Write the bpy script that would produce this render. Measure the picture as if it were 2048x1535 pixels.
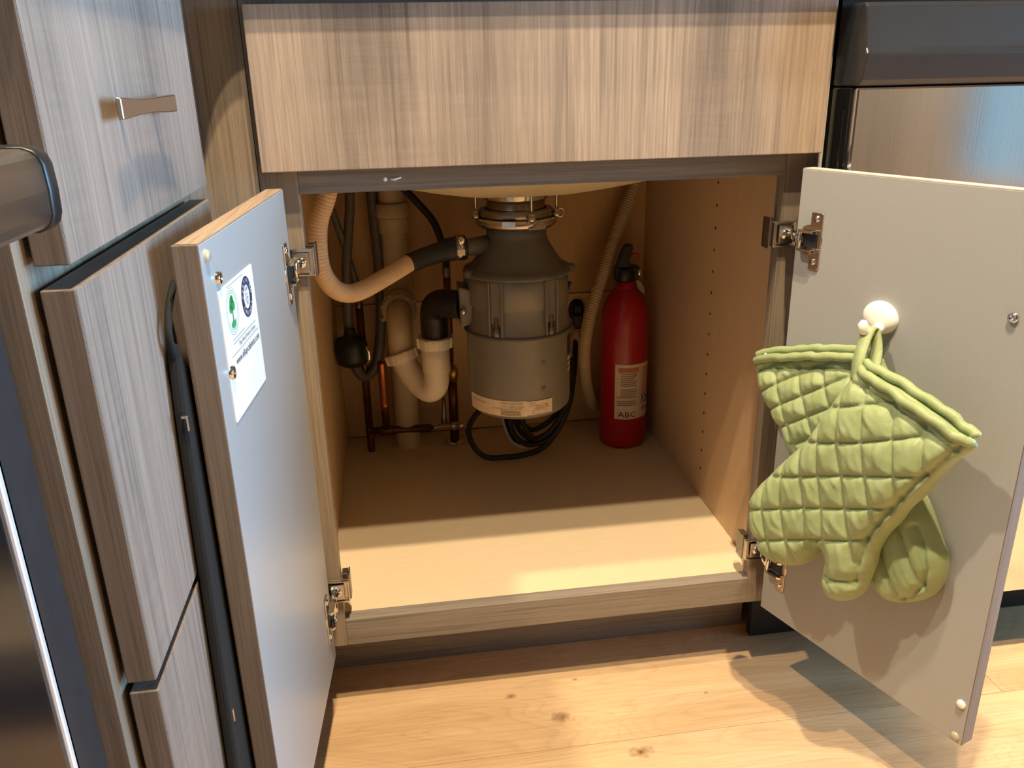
import bpy, bmesh, math, random
from math import sin, cos, pi, sqrt, radians, atan2
from mathutils import Vector, Matrix
random.seed(7)
SC = bpy.context.scene
for o in list(bpy.data.objects):
    bpy.data.objects.remove(o)
COL = SC.collection

# ------------------------------------------------------------------ camera
def setup_camera():
    c = Vector((0.09635, -0.90891, 0.78524))
    f = Vector((0.12741, 0.92951, -0.34609)); r = Vector((0.98941, -0.14354, -0.02129)); u = Vector((0.06947, 0.33972, 0.93796))
    cam = bpy.data.cameras.new('camera'); cam.sensor_width = 36.0; cam.lens = 1659.5 * 36 / 2048; cam.clip_start = 0.02
    o = bpy.data.objects.new('camera', cam); COL.objects.link(o)
    o.matrix_world = Matrix(((r.x, u.x, -f.x, c.x), (r.y, u.y, -f.y, c.y), (r.z, u.z, -f.z, c.z), (0, 0, 0, 1)))
    SC.camera = o
setup_camera()

# ------------------------------------------------------------------ light, world, exposure
SC.view_settings.view_transform = 'Standard'; SC.view_settings.look = 'None'
SC.view_settings.gamma = 1.0; SC.view_settings.exposure = 0.7
SC.view_settings.use_curve_mapping = False
SC.cycles.use_denoising = True
SC.cycles.max_bounces = 8; SC.cycles.diffuse_bounces = 5; SC.cycles.caustics_reflective = False; SC.cycles.caustics_refractive = False
SC.cycles.sample_clamp_indirect = 6.0
W_ = bpy.data.worlds.new('world'); SC.world = W_; W_.use_nodes = True
nt = W_.node_tree; bg = nt.nodes['Background']
# overcast blue daylight: a soft gradient from the horizon up, the same all the way round
tc = nt.nodes.new('ShaderNodeTexCoord'); sx = nt.nodes.new('ShaderNodeSeparateXYZ'); rp = nt.nodes.new('ShaderNodeValToRGB')
nt.links.new(tc.outputs['Generated'], sx.inputs[0]); nt.links.new(sx.outputs[2], rp.inputs[0]); nt.links.new(rp.outputs[0], bg.inputs[0])
rp.color_ramp.elements[0].color = (0.21, 0.38, 0.50, 1); rp.color_ramp.elements[1].color = (0.14, 0.30, 0.50, 1)
bg.inputs[1].default_value = 1.0

def lamp(name, kind, loc, energy, color, target=None, **kw):
    l = bpy.data.lights.new(name, kind); l.energy = energy; l.color = color
    for k, v in kw.items(): setattr(l, k, v)
    o = bpy.data.objects.new(name, l); COL.objects.link(o); o.location = loc
    if target is not None:
        o.rotation_euler = (Vector(target) - Vector(loc)).to_track_quat('-Z', 'Y').to_euler()
    return o
WARM = (1.0, 0.79, 0.53)
lamp('downlight_a', 'SPOT', (0.30, -0.62, 2.44), 122, WARM, (0.36, -0.60, 0), shadow_soft_size=0.022, spot_size=radians(110), spot_blend=0.7)
lamp('downlight_b', 'SPOT', (0.26, -0.82, 2.44), 72, WARM, (0.36, -0.8, 0), shadow_soft_size=0.022, spot_size=radians(110), spot_blend=0.7)
lamp('downlight_c', 'SPOT', (-0.62, -0.30, 2.44), 82, WARM, (0.3, -0.3, 0), shadow_soft_size=0.03, spot_size=radians(110), spot_blend=0.7)
lamp('downlight_d', 'SPOT', (1.62, -0.62, 2.44), 230, WARM, (1.5, -0.52, 0), shadow_soft_size=0.03, spot_size=radians(42), spot_blend=0.5)
lamp('added_casing_spot', 'SPOT', (2.1, -3.0, 2.44), 130, (1.0, 0.84, 0.62), (2.6, -2.95, 0.6), shadow_soft_size=0.03, spot_size=radians(90), spot_blend=0.5)  # added lamp, brightens the unseen pale trim that the dishwasher front mirrors
lamp('window_daylight', 'AREA', (2.57, -0.58, 0.95), 23, (0.33, 0.64, 1.0), (0.0, -0.58, 1.05), shape='RECTANGLE', size=1.35, size_y=1.2, spread=radians(85))

# ------------------------------------------------------------------ mesh builder
ORG = {}
class MB:
    def __init__(s): s.v = []; s.f = []; s.sm = []; s.mi = []
    def add(s, vs, fs, smooth=False, mi=0):
        b = len(s.v); s.v += [tuple(p) for p in vs]
        for q in fs: s.f.append([b + i for i in q]); s.sm.append(smooth); s.mi.append(mi)
        return s
    def box(s, x0, x1, y0, y1, z0, z1, T=None, mi=0):
        vs = [(x, y, z) for x in (x0, x1) for y in (y0, y1) for z in (z0, z1)]
        if T: vs = [T(*p) for p in vs]
        return s.add(vs, [(0, 1, 3, 2), (4, 6, 7, 5), (0, 4, 5, 1), (2, 3, 7, 6), (0, 2, 6, 4), (1, 5, 7, 3)], False, mi)
    def prism(s, pts, a, b, T=None, smooth=False, mi=0):
        # pts 2D outline (p,q), extruded from a to b; T(p,q,h) -> xyz
        T = T or (lambda p, q, h: (p, q, h)); n = len(pts)
        vs = [T(p, q, a) for p, q in pts] + [T(p, q, b) for p, q in pts]
        fs = [tuple(range(n))[::-1], tuple(range(n, 2 * n))]
        s.add(vs, fs, False, mi)
        return s.add(vs, [(i, (i + 1) % n, n + (i + 1) % n, n + i) for i in range(n)], smooth, mi)
    def lathe(s, prof, c=(0, 0, 0), ax='z', n=40, T=None, mi=0, smooth=True, a0=0, a1=2 * pi):
        # prof: list of (r,h)
        full = abs(a1 - a0 - 2 * pi) < 1e-6; m = n if full else n + 1
        vs = []
        for r, h in prof:
            for i in range(m):
                a = a0 + (a1 - a0) * i / n; x, y = r * cos(a), r * sin(a)
                p = {'z': (x, y, h), 'y': (x, h, y), 'x': (h, x, y)}[ax]
                vs.append((p[0] + c[0], p[1] + c[1], p[2] + c[2]))
        if T: vs = [T(*p) for p in vs]
        fs = []
        for j in range(len(prof) - 1):
            for i in range(n):
                k = (i + 1) % m
                fs.append((j * m + i, j * m + k, (j + 1) * m + k, (j + 1) * m + i))
        return s.add(vs, fs, smooth, mi)
    def tube(s, path, rad, n=14, rib=0, ribh=0, cap=True, mi=0, T=None, flat=None):
        # rad: float or list; flat: (aspect, normal vector) makes a strap
        P = [Vector(p) for p in path]; N = len(P)
        R = rad if isinstance(rad, (list, tuple)) else [rad] * N
        tans = []
        for i in range(N):
            t = P[min(i + 1, N - 1)] - P[max(i - 1, 0)]; tans.append(t.normalized())
        up = Vector((0, 0, 1)) if abs(tans[0].z) < 0.9 else Vector((1, 0, 0))
        nrm = (up - up.dot(tans[0]) * tans[0]).normalized(); vs = []; fs = []
        for i in range(N):
            nrm = (nrm - nrm.dot(tans[i]) * tans[i]).normalized(); b = tans[i].cross(nrm)
            for k in range(n):
                a = 2 * pi * k / n
                vs.append(P[i] + R[i] * (cos(a) * nrm + sin(a) * b))
        for i in range(N - 1):
            for k in range(n):
                l = (k + 1) % n
                fs.append((i * n + k, i * n + l, (i + 1) * n + l, (i + 1) * n + k))
        if T: vs = [T(*p) for p in vs]
        s.add(vs, fs, True, mi)
        if cap: s.add(vs, [tuple(range(n))[::-1], tuple((N - 1) * n + k for k in range(n))], False, mi)
        return s
    def ball(s, c, r, n=16, m=10, sc=(1, 1, 1), T=None, mi=0):
        prof = [(r * sin(pi * j / m), -r * cos(pi * j / m)) for j in range(m + 1)]
        prof[0] = (1e-5, -r); prof[-1] = (1e-5, r)
        f = lambda x, y, z: (c[0] + x * sc[0], c[1] + y * sc[1], c[2] + z * sc[2])
        g = (lambda x, y, z: T(*f(x, y, z))) if T else f
        return s.lathe(prof, n=n, T=g, mi=mi)
    def quad(s, a, b, c, d, mi=0): return s.add([a, b, c, d], [(0, 1, 2, 3)], False, mi)
    def build(s, name, mat, parent=None, bevel=0, seg=2, kind=None, label=None, sub=0):
        o0 = Vector(ORG.get(parent.name, (0, 0, 0))) if parent else Vector((0, 0, 0))
        me = bpy.data.meshes.new(name)
        me.from_pydata([(p[0] - o0.x, p[1] - o0.y, p[2] - o0.z) for p in s.v], [], s.f)
        me.polygons.foreach_set('use_smooth', s.sm); me.polygons.foreach_set('material_index', s.mi)
        for m in (mat if isinstance(mat, (list, tuple)) else [mat]): me.materials.append(m)
        bm = bmesh.new(); bm.from_mesh(me)
        bmesh.ops.remove_doubles(bm, verts=bm.verts, dist=2e-6)
        bmesh.ops.recalc_face_normals(bm, faces=bm.faces)
        if bevel:
            es = [e for e in bm.edges if len(e.link_faces) == 2 and e.calc_face_angle(0) > 0.6]
            bmesh.ops.bevel(bm, geom=es, offset=bevel, segments=seg, profile=0.5, affect='EDGES', clamp_overlap=True)
        bm.to_mesh(me); bm.free(); me.update()
        o = bpy.data.objects.new(name, me); COL.objects.link(o)
        if parent: o.parent = parent; ORG[o.name] = tuple(o0)
        else: ORG[o.name] = (0, 0, 0)
        if kind: o['kind'] = kind
        if label: o['label'] = label
        return o
def tag(o, label, cat, group=None):
    o['label'] = label; o['category'] = cat
    if group: o['group'] = group
    return o
def thing(name, loc, label, cat, group=None):
    o = bpy.data.objects.new(name, None); COL.objects.link(o); o.location = loc; o.empty_display_size = 0.05
    ORG[o.name] = tuple(loc); return tag(o, label, cat, group)
def spline(pts, n=8):
    P = [Vector(p) for p in pts]; out = []
    for i in range(len(P) - 1):
        p0 = P[max(i - 1, 0)]; p1 = P[i]; p2 = P[i + 1]; p3 = P[min(i + 2, len(P) - 1)]
        for k in range(n):
            t = k / n
            out.append(0.5 * ((2 * p1) + (-p0 + p2) * t + (2 * p0 - 5 * p1 + 4 * p2 - p3) * t * t + (-p0 + 3 * p1 - 3 * p2 + p3) * t ** 3))
    out.append(P[-1]); return out
def resample(path, step):
    out = [path[0]]; acc = 0.0
    for a, b in zip(path, path[1:]):
        d = (b - a).length; t = step - acc
        while t <= d:
            out.append(a + (b - a) * (t / d)); t += step
        acc = (acc + d) % step
    out.append(path[-1]); return out
def corrugated(mb, pts, r, pitch=0.0042, depth=0.0011, n=18):
    path = resample(spline(pts, 14), pitch / 4)
    rad = [r - depth * (0.5 - 0.5 * cos(2 * pi * i / 4)) for i in range(len(path))]
    return mb.tube(path, rad, n=n)

# ------------------------------------------------------------------ materials
def s2l(c):
    return tuple((x / 255 / 12.92) if x <= 10 else ((x / 255 + 0.055) / 1.055) ** 2.4 for x in c) + (1.0,)
class NT:
    def __init__(s, name):
        s.m = bpy.data.materials.new(name); s.m.use_nodes = True; s.t = s.m.node_tree; s.N = s.t.nodes; s.p = s.N['Principled BSDF']
    def n(s, typ, **kw):
        o = s.N.new('ShaderNode' + typ)
        for k, v in kw.items(): setattr(o, k, v)
        return o
    def l(s, a, b): s.t.links.new(a, b)
    def mix(s, fac, a, b, blend='MIX'):
        m = s.n('MixRGB', blend_type=blend)
        for i, v in enumerate((fac, a, b)):
            if isinstance(v, (int, float)): m.inputs[i].default_value = v
            elif isinstance(v, tuple): m.inputs[i].default_value = v
            else: s.l(v, m.inputs[i])
        return m.outputs[0]
    def ramp(s, src, stops):
        r = s.n('ValToRGB'); e = r.color_ramp.elements
        while len(e) < len(stops): e.new(0.5)
        for el, (pos, c) in zip(e, stops):
            el.position = pos; el.color = c if len(c) == 4 else (*c, 1)
        s.l(src, r.inputs[0]); return r.outputs[0]
    def noise(s, coord, scale, detail=3, rough=0.55, sc=(1, 1, 1), dist=0.0):
        mp = s.n('Mapping'); mp.inputs['Scale'].default_value = sc; s.l(coord, mp.inputs[0])
        t = s.n('TexNoise'); t.inputs['Scale'].default_value = scale; t.inputs['Detail'].default_value = detail; t.inputs['Roughness'].default_value = rough
        t.inputs['Distortion'].default_value = dist
        s.l(mp.outputs[0], t.inputs[0]); return t.outputs[0]
    def bump(s, h, strength, dist=0.001):
        b = s.n('Bump'); b.inputs['Strength'].default_value = strength; b.inputs['Distance'].default_value = dist
        s.l(h, b.inputs['Height']); s.l(b.outputs[0], s.p.inputs['Normal'])
    def set(s, rough=0.5, metal=0.0, **kw):
        s.p.inputs['Roughness'].default_value = rough; s.p.inputs['Metallic'].default_value = metal
        for k, v in kw.items(): s.p.inputs[k].default_value = v
def g(v): return (v, v, v, 1)
def plain(name, rgb, rough=0.5, metal=0.0, var=0.08, scale=60, bump=0.0, sc=(1, 1, 1), **kw):
    m = NT(name); co = m.n('TexCoord').outputs['Object']; n = m.noise(co, scale, 3, sc=sc)
    c = s2l(rgb); a = tuple(x * (1 - var) for x in c[:3]) + (1,); b = tuple(min(1, x * (1 + var)) for x in c[:3]) + (1,)
    m.l(m.ramp(n, [(0.3, a), (0.7, b)]), m.p.inputs['Base Color']); m.set(rough, metal, **kw)
    if bump: m.bump(n, bump)
    return m.m
def wood(name, axis, light, mid, dark, streak=1.0, rough=0.5, saw=0.6, off=(0, 0, 0), spec=0.35, world=False):
    m = NT(name)
    co = m.n('NewGeometry').outputs['Position'] if world else m.n('TexCoord').outputs['Object']
    mp = m.n('Mapping'); mp.inputs['Location'].default_value = off; m.l(co, mp.inputs[0]); co = mp.outputs[0]
    def sc(ac, al): return tuple(al if axis == a else ac for a in 'XYZ')
    broad = m.noise(co, 1.0, 3, 0.45, sc(8.5, 0.8), 0.3)
    broad2 = m.noise(co, 1.0, 2, 0.5, sc(30, 2.0), 0.3)
    fine = m.noise(co, 1.0, 4, 0.7, sc(420, 9))
    vein = m.noise(co, 1.0, 2, 0.5, sc(210, 3.5), 0.2)
    cut = m.noise(co, 1.0, 3, 0.6, sc(14, 190))
    base = m.ramp(broad, [(0.38, s2l(dark)), (0.49, s2l(mid)), (0.60, s2l(light))])
    base = m.mix(0.35 * streak, base, m.ramp(broad2, [(0.35, s2l(dark)), (0.65, s2l(light))]))
    base = m.mix(1.0, base, m.ramp(fine, [(0.28, g(0.72)), (0.62, g(1.08))]), 'MULTIPLY')
    base = m.mix(0.75, base, m.ramp(vein, [(0.36, g(0.74)), (0.46, g(1.0))]), 'MULTIPLY')
    mask = m.ramp(broad, [(0.30, g(saw * 0.75)), (0.56, g(0.0))])
    base = m.mix(mask, base, m.mix(1.0, base, m.ramp(cut, [(0.36, g(0.80)), (0.68, g(1.25))]), 'MULTIPLY'))
    m.l(base, m.p.inputs['Base Color']); m.set(rough); m.p.inputs['Specular IOR Level'].default_value = spec
    m.bump(fine, 0.25, 0.0006); return m.m
WL, WM, WD = (178, 159, 140), (160, 143, 126), (128, 115, 102)
M = {}
M['front_z'] = wood('laminate_vertical', 'Z', WL, WM, WD)
M['front_z2'] = wood('laminate_vertical_b', 'Z', (153, 138, 126), (140, 126, 115), (119, 107, 98), off=(3.1, 1.7, 0.4))
M['edge_z'] = wood('laminate_edge', 'Z', (130, 118, 108), (118, 106, 97), (102, 92, 84), off=(1.3, 0.2, 0.9), saw=0.2)
M['frame_z'] = wood('frame_vertical', 'Z', (158, 143, 124), (142, 127, 110), (118, 105, 91), off=(0.3, 2.2, 0.9), saw=0.15)
M['frame_x'] = wood('frame_horizontal', 'X', (154, 144, 133), (140, 131, 120), (121, 113, 104), off=(0.3, 2.2, 0.9), saw=0.1)
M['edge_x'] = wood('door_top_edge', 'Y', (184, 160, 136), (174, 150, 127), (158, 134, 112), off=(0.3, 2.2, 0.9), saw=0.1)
M['maple'] = plain('maple_interior', (212, 180, 140), 0.45, var=0.04, scale=1.0, sc=(260, 260, 9))
M['maple_floor'] = plain('cabinet_floor_liner', (222, 203, 170), 0.5, var=0.035, scale=1.0, sc=(30, 420, 420), bump=0.1)
M['inner'] = plain('door_inner_melamine', (164, 166, 166), 0.36, var=0.02, scale=300, bump=0.03)
M['pale_edge'] = plain('pale_edge_band', (205, 196, 182), 0.45, var=0.05, scale=200)
M['steel'] = plain('nickel_plated_steel', (205, 196, 184), 0.24, 1.0, var=0.05, scale=90)
M['steel_dark'] = plain('dull_zinc', (150, 146, 140), 0.38, 1.0, var=0.12, scale=120)
M['steel_bright'] = plain('bright_satin_trim', (236, 236, 236), 0.5, 0.6, var=0.02)
M['chrome'] = plain('polished_chrome', (225, 222, 215), 0.10, 1.0, var=0.03)
M['brushed'] = plain('brushed_pull_metal', (172, 160, 146), 0.32, 1.0, var=0.08, scale=200, sc=(1, 1, 12))
M['black_plastic'] = plain('black_plastic', (24, 24, 25), 0.42, var=0.15)
M['black_gloss'] = plain('glossy_black_panel', (20, 21, 23), 0.16, var=0.1)
M['black_satin'] = plain('satin_black_panel', (44, 45, 48), 0.30, var=0.08)
M['black_rubber'] = plain('black_rubber', (30, 30, 31), 0.55, var=0.2, scale=140, bump=0.08)
M['bag'] = plain('black_bag_fabric', (11, 11, 12), 0.85, var=0.2, scale=180, bump=0.2)
M['pvc'] = plain('white_pvc', (226, 216, 198), 0.38, var=0.04, scale=40)
M['pvc_old'] = plain('aged_pvc', (196, 182, 156), 0.5, var=0.08, scale=30)
M['hose'] = plain('cream_corrugated_hose', (226, 198, 162), 0.5, var=0.05, scale=80)
M['hose_grey'] = plain('grey_corrugated_hose', (190, 170, 140), 0.5, var=0.06, scale=80)
M['braid'] = plain('grey_braided_hose', (96, 94, 96), 0.5, 0.2, var=0.3, scale=500, bump=0.4)
M['copper'] = plain('copper_pipe', (196, 122, 84), 0.28, 1.0, var=0.2, scale=70)
M['copper_dark'] = plain('tarnished_copper', (112, 72, 54), 0.45, 0.9, var=0.25, scale=60)
M['brass'] = plain('brass', (190, 160, 92), 0.3, 1.0, var=0.1)
M['disposal'] = plain('disposal_grey_paint', (122, 116, 106), 0.42, 0.15, var=0.06, scale=30)
M['disposal_dark'] = plain('disposal_dark_plastic', (96, 92, 86), 0.5, var=0.06, scale=40)
M['sink'] = plain('cream_enamel', (214, 200, 168), 0.35, var=0.04, scale=20)
M['red'] = plain('red_enamel', (168, 22, 32), 0.28, var=0.05, scale=20)
M['paper'] = plain('white_paper_label', (238, 240, 238), 0.5, var=0.01, scale=100)
M['paper_cream'] = plain('cream_label', (226, 206, 176), 0.5, var=0.05, scale=120)
M['ink'] = plain('black_ink', (34, 34, 40), 0.6, var=0.02)
M['ink_grey'] = plain('grey_ink', (150, 156, 158), 0.6, var=0.02)
M['ink_brown'] = plain('faded_brown_ink', (140, 112, 84), 0.6, var=0.1)
M['ink_red'] = plain('faded_red_ink', (196, 118, 88), 0.6, var=0.1)
M['ink_navy'] = plain('navy_ink', (34, 42, 78), 0.6, var=0.02)
M['ink_green'] = plain('green_ink', (46, 150, 86), 0.6, var=0.05)
M['clear_bumper'] = plain('clear_rubber_bumper', (218, 206, 176), 0.25, var=0.03, **{'Transmission Weight': 0.35})
M['white_gloss'] = plain('white_gloss_plastic', (255, 252, 244), 0.18, var=0.01)
M['toe'] = plain('toe_kick_grey', (98, 90, 80), 0.6, var=0.12, scale=120, sc=(0.1, 1, 1))
M['wall'] = plain('painted_wall', (168, 164, 160), 0.8, var=0.02, scale=8)
M['ceiling'] = plain('painted_ceiling', (170, 168, 165), 0.85, var=0.02, scale=8)
M['trim'] = plain('white_trim_paint', (236, 230, 218), 0.5, var=0.02, scale=8)
M['counter'] = plain('stone_counter', (120, 114, 108), 0.3, var=0.3, scale=160)
M['backpanel'] = plain('maple_back_panel', (208, 172, 126), 0.5, var=0.06, scale=6, sc=(8, 1, 1))
M['backpanel_low'] = plain('pale_lower_back_panel', (216, 186, 144), 0.5, var=0.06, scale=6, sc=(8, 1, 1))
def stainless():
    m = NT('brushed_stainless'); co = m.n('TexCoord').outputs['Object']
    n = m.noise(co, 1.0, 3, 0.6, (900, 900, 4)); m.l(m.ramp(n, [(0.3, g(0.74)), (0.7, g(0.86))]), m.p.inputs['Base Color'])
    m.set(0.12, 1.0)
    m.bump(n, 0.04, 0.0004); return m.m
M['stainless'] = stainless()
def glass_mat():
    m = NT('window_glass'); m.set(0.0); m.p.inputs['Transmission Weight'].default_value = 1.0; m.p.inputs['IOR'].default_value = 1.02
    m.p.inputs['Base Color'].default_value = (0.95, 0.98, 1, 1); return m.m
M['pane'] = glass_mat()
def fabric():
    m = NT('green_quilted_cotton'); co = m.n('TexCoord').outputs['Object']
    n = m.noise(co, 35, 3); w = m.noise(co, 900, 2)
    m.l(m.ramp(n, [(0.3, s2l((148, 163, 114))), (0.7, s2l((161, 176, 129)))]), m.p.inputs['Base Color'])
    m.set(0.5); m.p.inputs['Sheen Weight'].default_value = 0.08; m.p.inputs['Specular IOR Level'].default_value = 0.4
    wr = m.noise(co, 1.0, 3, 0.6, (95, 95, 38), 1.2)
    ad = m.n('Math', operation='ADD'); ml = m.n('Math', operation='MULTIPLY'); ml.inputs[1].default_value = 0.08
    m.l(w, ml.inputs[0]); m.l(wr, ad.inputs[0]); m.l(ml.outputs[0], ad.inputs[1])
    m.bump(ad.outputs[0], 0.16, 0.004); return m.m
M['fabric'] = fabric()
M['fabric_dark'] = plain('green_stitching', (104, 104, 52), 0.8, var=0.1, scale=300)
def oak():
    m = NT('oak_plank'); geo = m.n('NewGeometry'); co = geo.outputs['Position']; rnd = m.n('ObjectInfo').outputs['Random']
    cb = m.n('CombineXYZ'); mu = m.n('Math', operation='MULTIPLY'); mu.inputs[1].default_value = 37.0; m.l(rnd, mu.inputs[0])
    m.l(mu.outputs[0], cb.inputs[0]); m.l(mu.outputs[0], cb.inputs[2])
    va = m.n('VectorMath', operation='ADD'); m.l(co, va.inputs[0]); m.l(cb.outputs[0], va.inputs[1]); pc = va.outputs[0]
    field = m.noise(pc, 1.0, 2, 0.45, (2.2, 9.5, 1), 0.6)
    rings = m.n('Math', operation='MULTIPLY'); rings.inputs[1].default_value = 26.0; m.l(field, rings.inputs[0])
    fr = m.n('Math', operation='FRACT'); m.l(rings.outputs[0], fr.inputs[0])
    c = m.ramp(field, [(0.3, s2l((206, 168, 124))), (0.5, s2l((218, 183, 140))), (0.7, s2l((202, 164, 120)))])
    c = m.mix(0.42, c, m.ramp(fr.outputs[0], [(0.0, g(0.80)), (0.25, g(1.05)), (0.8, g(1.0)), (1.0, g(0.80))]), 'MULTIPLY')
    fine = m.noise(pc, 1.0, 4, 0.7, (10, 330, 10))
    c = m.mix(0.8, c, m.ramp(fine, [(0.3, g(0.80)), (0.6, g(1.05))]), 'MULTIPLY')
    vb = m.n('HueSaturation'); m.l(c, vb.inputs['Color'])
    mr = m.n('MapRange'); mr.inputs[3].default_value = 0.92; mr.inputs[4].default_value = 1.06; m.l(rnd, mr.inputs[0]); m.l(mr.outputs[0], vb.inputs['Value'])
    c = vb.outputs[0]
    for (kx, ky, sz) in ((0.269, -0.058, 0.024), (0.354, -0.1325, 0.024), (0.207, -0.008, 0.013), (0.30, 0.01, 0.007), (0.47, -0.045, 0.006), (0.93, -0.42, 0.014), (1.3, -0.2, 0.016), (0.72, -0.33, 0.009)):
        mp = m.n('Mapping'); mp.inputs['Location'].default_value = (-kx / sz * 0.72, -ky / sz * 1.15, 0); mp.inputs['Scale'].default_value = (0.72 / sz, 1.15 / sz, 0)
        m.l(co, mp.inputs[0]); wn = m.noise(co, 90, 3); vm = m.n('VectorMath', operation='LENGTH'); m.l(mp.outputs[0], vm.inputs[0])
        ad = m.n('Math', operation='ADD'); m.l(vm.outputs['Value'], ad.inputs[0]); m.l(wn, ad.inputs[1])
        c = m.mix(m.ramp(ad.outputs[0], [(0.45, g(0.95)), (0.62, g(0.6)), (0.92, g(0.22)), (1.0, g(0.0))]), c, s2l((104, 70, 40)))
    m.l(c, m.p.inputs['Base Color']); m.set(0.42); m.p.inputs['Specular IOR Level'].default_value = 0.4
    m.bump(fine, 0.12, 0.0006); return m.m
M['oak'] = oak()

# ------------------------------------------------------------------ room
XL, XR, YB, YF, ZC = -0.72, 2.6, 0.62, -4.0, 2.5
def structure():
    fl = MB().box(XL, XR, YF, YB, -0.03, -0.006).build('floor', M['ink_brown'], kind='structure')
    fl['label'] = 'light oak plank floor with knots'
    L, Wd = 1.22, 0.19; me = None; gap = 0.00025
    row = 0; y = -0.11 - 23 * Wd
    offs = {23: 0.86, 22: 0.60, 24: 0.1}
    while y < YB:
        y1 = min(y + Wd, YB); y0 = max(y, YF)
        x = XL - offs.get(row, random.random() * L)
        while x < XR:
            x0, x1 = max(x, XL), min(x + L, XR)
            if x1 - x0 > 0.02 and y1 - y0 > 0.02:
                p = MB().box(x0 + gap, x1 - gap, y0 + gap, y1 - gap, -0.0065, 0.0 - 0.00015 * random.random()).build('plank', M['oak'], fl, bevel=0.00025, seg=1)
            x += L
        y += Wd; row += 1
    t = 0.1
    MB().box(XL - t, XR + t, YB, YB + t, 0, ZC).build('wall_back', M['wall'], kind='structure')
    MB().box(XL - t, XL, YF, YB, 0, ZC).build('wall_left', M['wall'], kind='structure')
    MB().box(XL - t, XR + t, YF - t, YF, 0, ZC).build('wall_front', M['wall'], kind='structure')
    wz0, wz1 = 0.32, 1.60; wins = ((-2.72, -1.98), (-1.28, 0.12))  # first opening is added, unseen, to give the dishwasher front a blue reflection
    w = MB()
    for a, b in ((YF, -2.72), (-1.98, -1.28), (0.12, YB)): w.box(XR, XR + t, a, b, 0, ZC)
    for a, b in wins: w.box(XR, XR + t, a, b, 0, wz0).box(XR, XR + t, a, b, wz1, ZC)
    w.build('wall_right', M['wall'], kind='structure')
    MB().box(XL - t, XR + t, YF - t, YB + t, ZC, ZC + t).build('ceiling', M['ceiling'], kind='structure')
    for k, (a0, a1) in enumerate(wins):
        win = MB()
        for q in ((a0 - .06, a0 + .02, wz0 - .06, wz1 + .06), (a1 - .02, a1 + .06, wz0 - .06, wz1 + .06), (a0, a1, wz0 - .06, wz0 + .02), (a0, a1, wz1 - .02, wz1 + .06)):
            win.box(XR - 0.015, XR + 0.06, q[0], q[1], q[2], q[3])
        win = win.build('window_%d' % (k + 1), M['trim'], kind='structure')
        mid = (a0 + a1) / 2
        MB().box(XR + .03, XR + .06, mid - .02, mid + .02, wz0, wz1).build('mullion', M['trim'], win)
        for q, b in ((a0, mid - .02), (mid + .02, a1)):
            MB().box(XR + .04, XR + .046, q, b, wz0, wz1).build('pane', M['pane'], win)
structure()
def added_door():  # unseen door, added so its pale trim reflects as a streak in the dishwasher
    d = MB().box(XR - .012, XR, -3.72, -3.02, 0.0, 2.03).build('added_door_1', M['wall'], kind='structure')
    MB().box(XR - .03, XR, -3.02, -2.90, 0, 2.1).build('added_casing', M['trim'], d); MB().box(XR - .03, XR, -3.82, -3.72, 0, 2.1).build('added_casing', M['trim'], d)
    MB().box(XR - .03, XR, -3.82, -2.90, 2.03, 2.13).build('added_casing', M['trim'], d)
added_door()

# ------------------------------------------------------------------ sink cabinet
Wo = 0.5377; ST = 0.0386; Z0, Z1, Z2, Z3, Z4 = 0.1046, 0.1432, 0.6749, 0.7002, 0.856
DB = 0.5856; XIL, XIR = -0.020, 0.5562; FT = 0.019
cab = thing('sink_cabinet', (Wo / 2, 0.3, 0), 'open grey wood-look sink base cabinet with tan interior between the drawers and the dishwasher', 'cabinet')
MB().box(XIL - .016, XIL, FT, 0.60, Z0, 0.874).build('side_panel', M['maple'], cab)
MB().box(XIR, XIR + .016, FT, 0.60, Z0, 0.874).build('side_panel', M['maple'], cab)
MB().box(XIL, XIR, DB, DB + .006, 0.4035, 0.874).build('back_panel', M['backpanel'], cab)
MB().box(XIL, XIR, DB - .002, DB + .006, Z1, 0.4022).build('back_panel', M['backpanel_low'], cab, bevel=0.0008, label='paler lower back panel with an outlet hole')
MB().box(XIL, XIR, FT, DB, Z1 - .018, Z1 - .002).build('cabinet_floor', M['maple_floor'], cab)
MB().box(-ST, 0, 0, FT, Z0, 0.874).build('stile', M['frame_z'], cab, bevel=0.0007)
MB().box(Wo, Wo + ST, 0, FT, Z0, 0.874).build('stile', M['frame_z'], cab, bevel=0.0007)
MB().box(0, Wo, 0.0002, FT, Z2, 0.735).build('top_rail', M['frame_x'], cab, bevel=0.0007)
MB().box(0, Wo, 0.0002, FT, 0.835, 0.874).build('top_rail', M['frame_x'], cab)
MB().box(0, Wo, 0.0002, FT, Z0, Z1).build('bottom_rail', M['frame_x'], cab, bevel=0.0009)
MB().box(Wo + ST, Wo + ST + .0055, 0.001, 0.03, Z0, 0.874).build('end_strip', M['pale_edge'], cab, bevel=0.0005)
MB().box(-0.0323, 0.5689, -0.021, -0.002, Z3, Z4).build('false_front', M['front_z'], cab, bevel=0.0008)
MB().box(-ST, 0.5753, 0.0897, 0.105, 0.0, Z0).build('toe_kick', M['frame_x'], cab)
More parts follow.
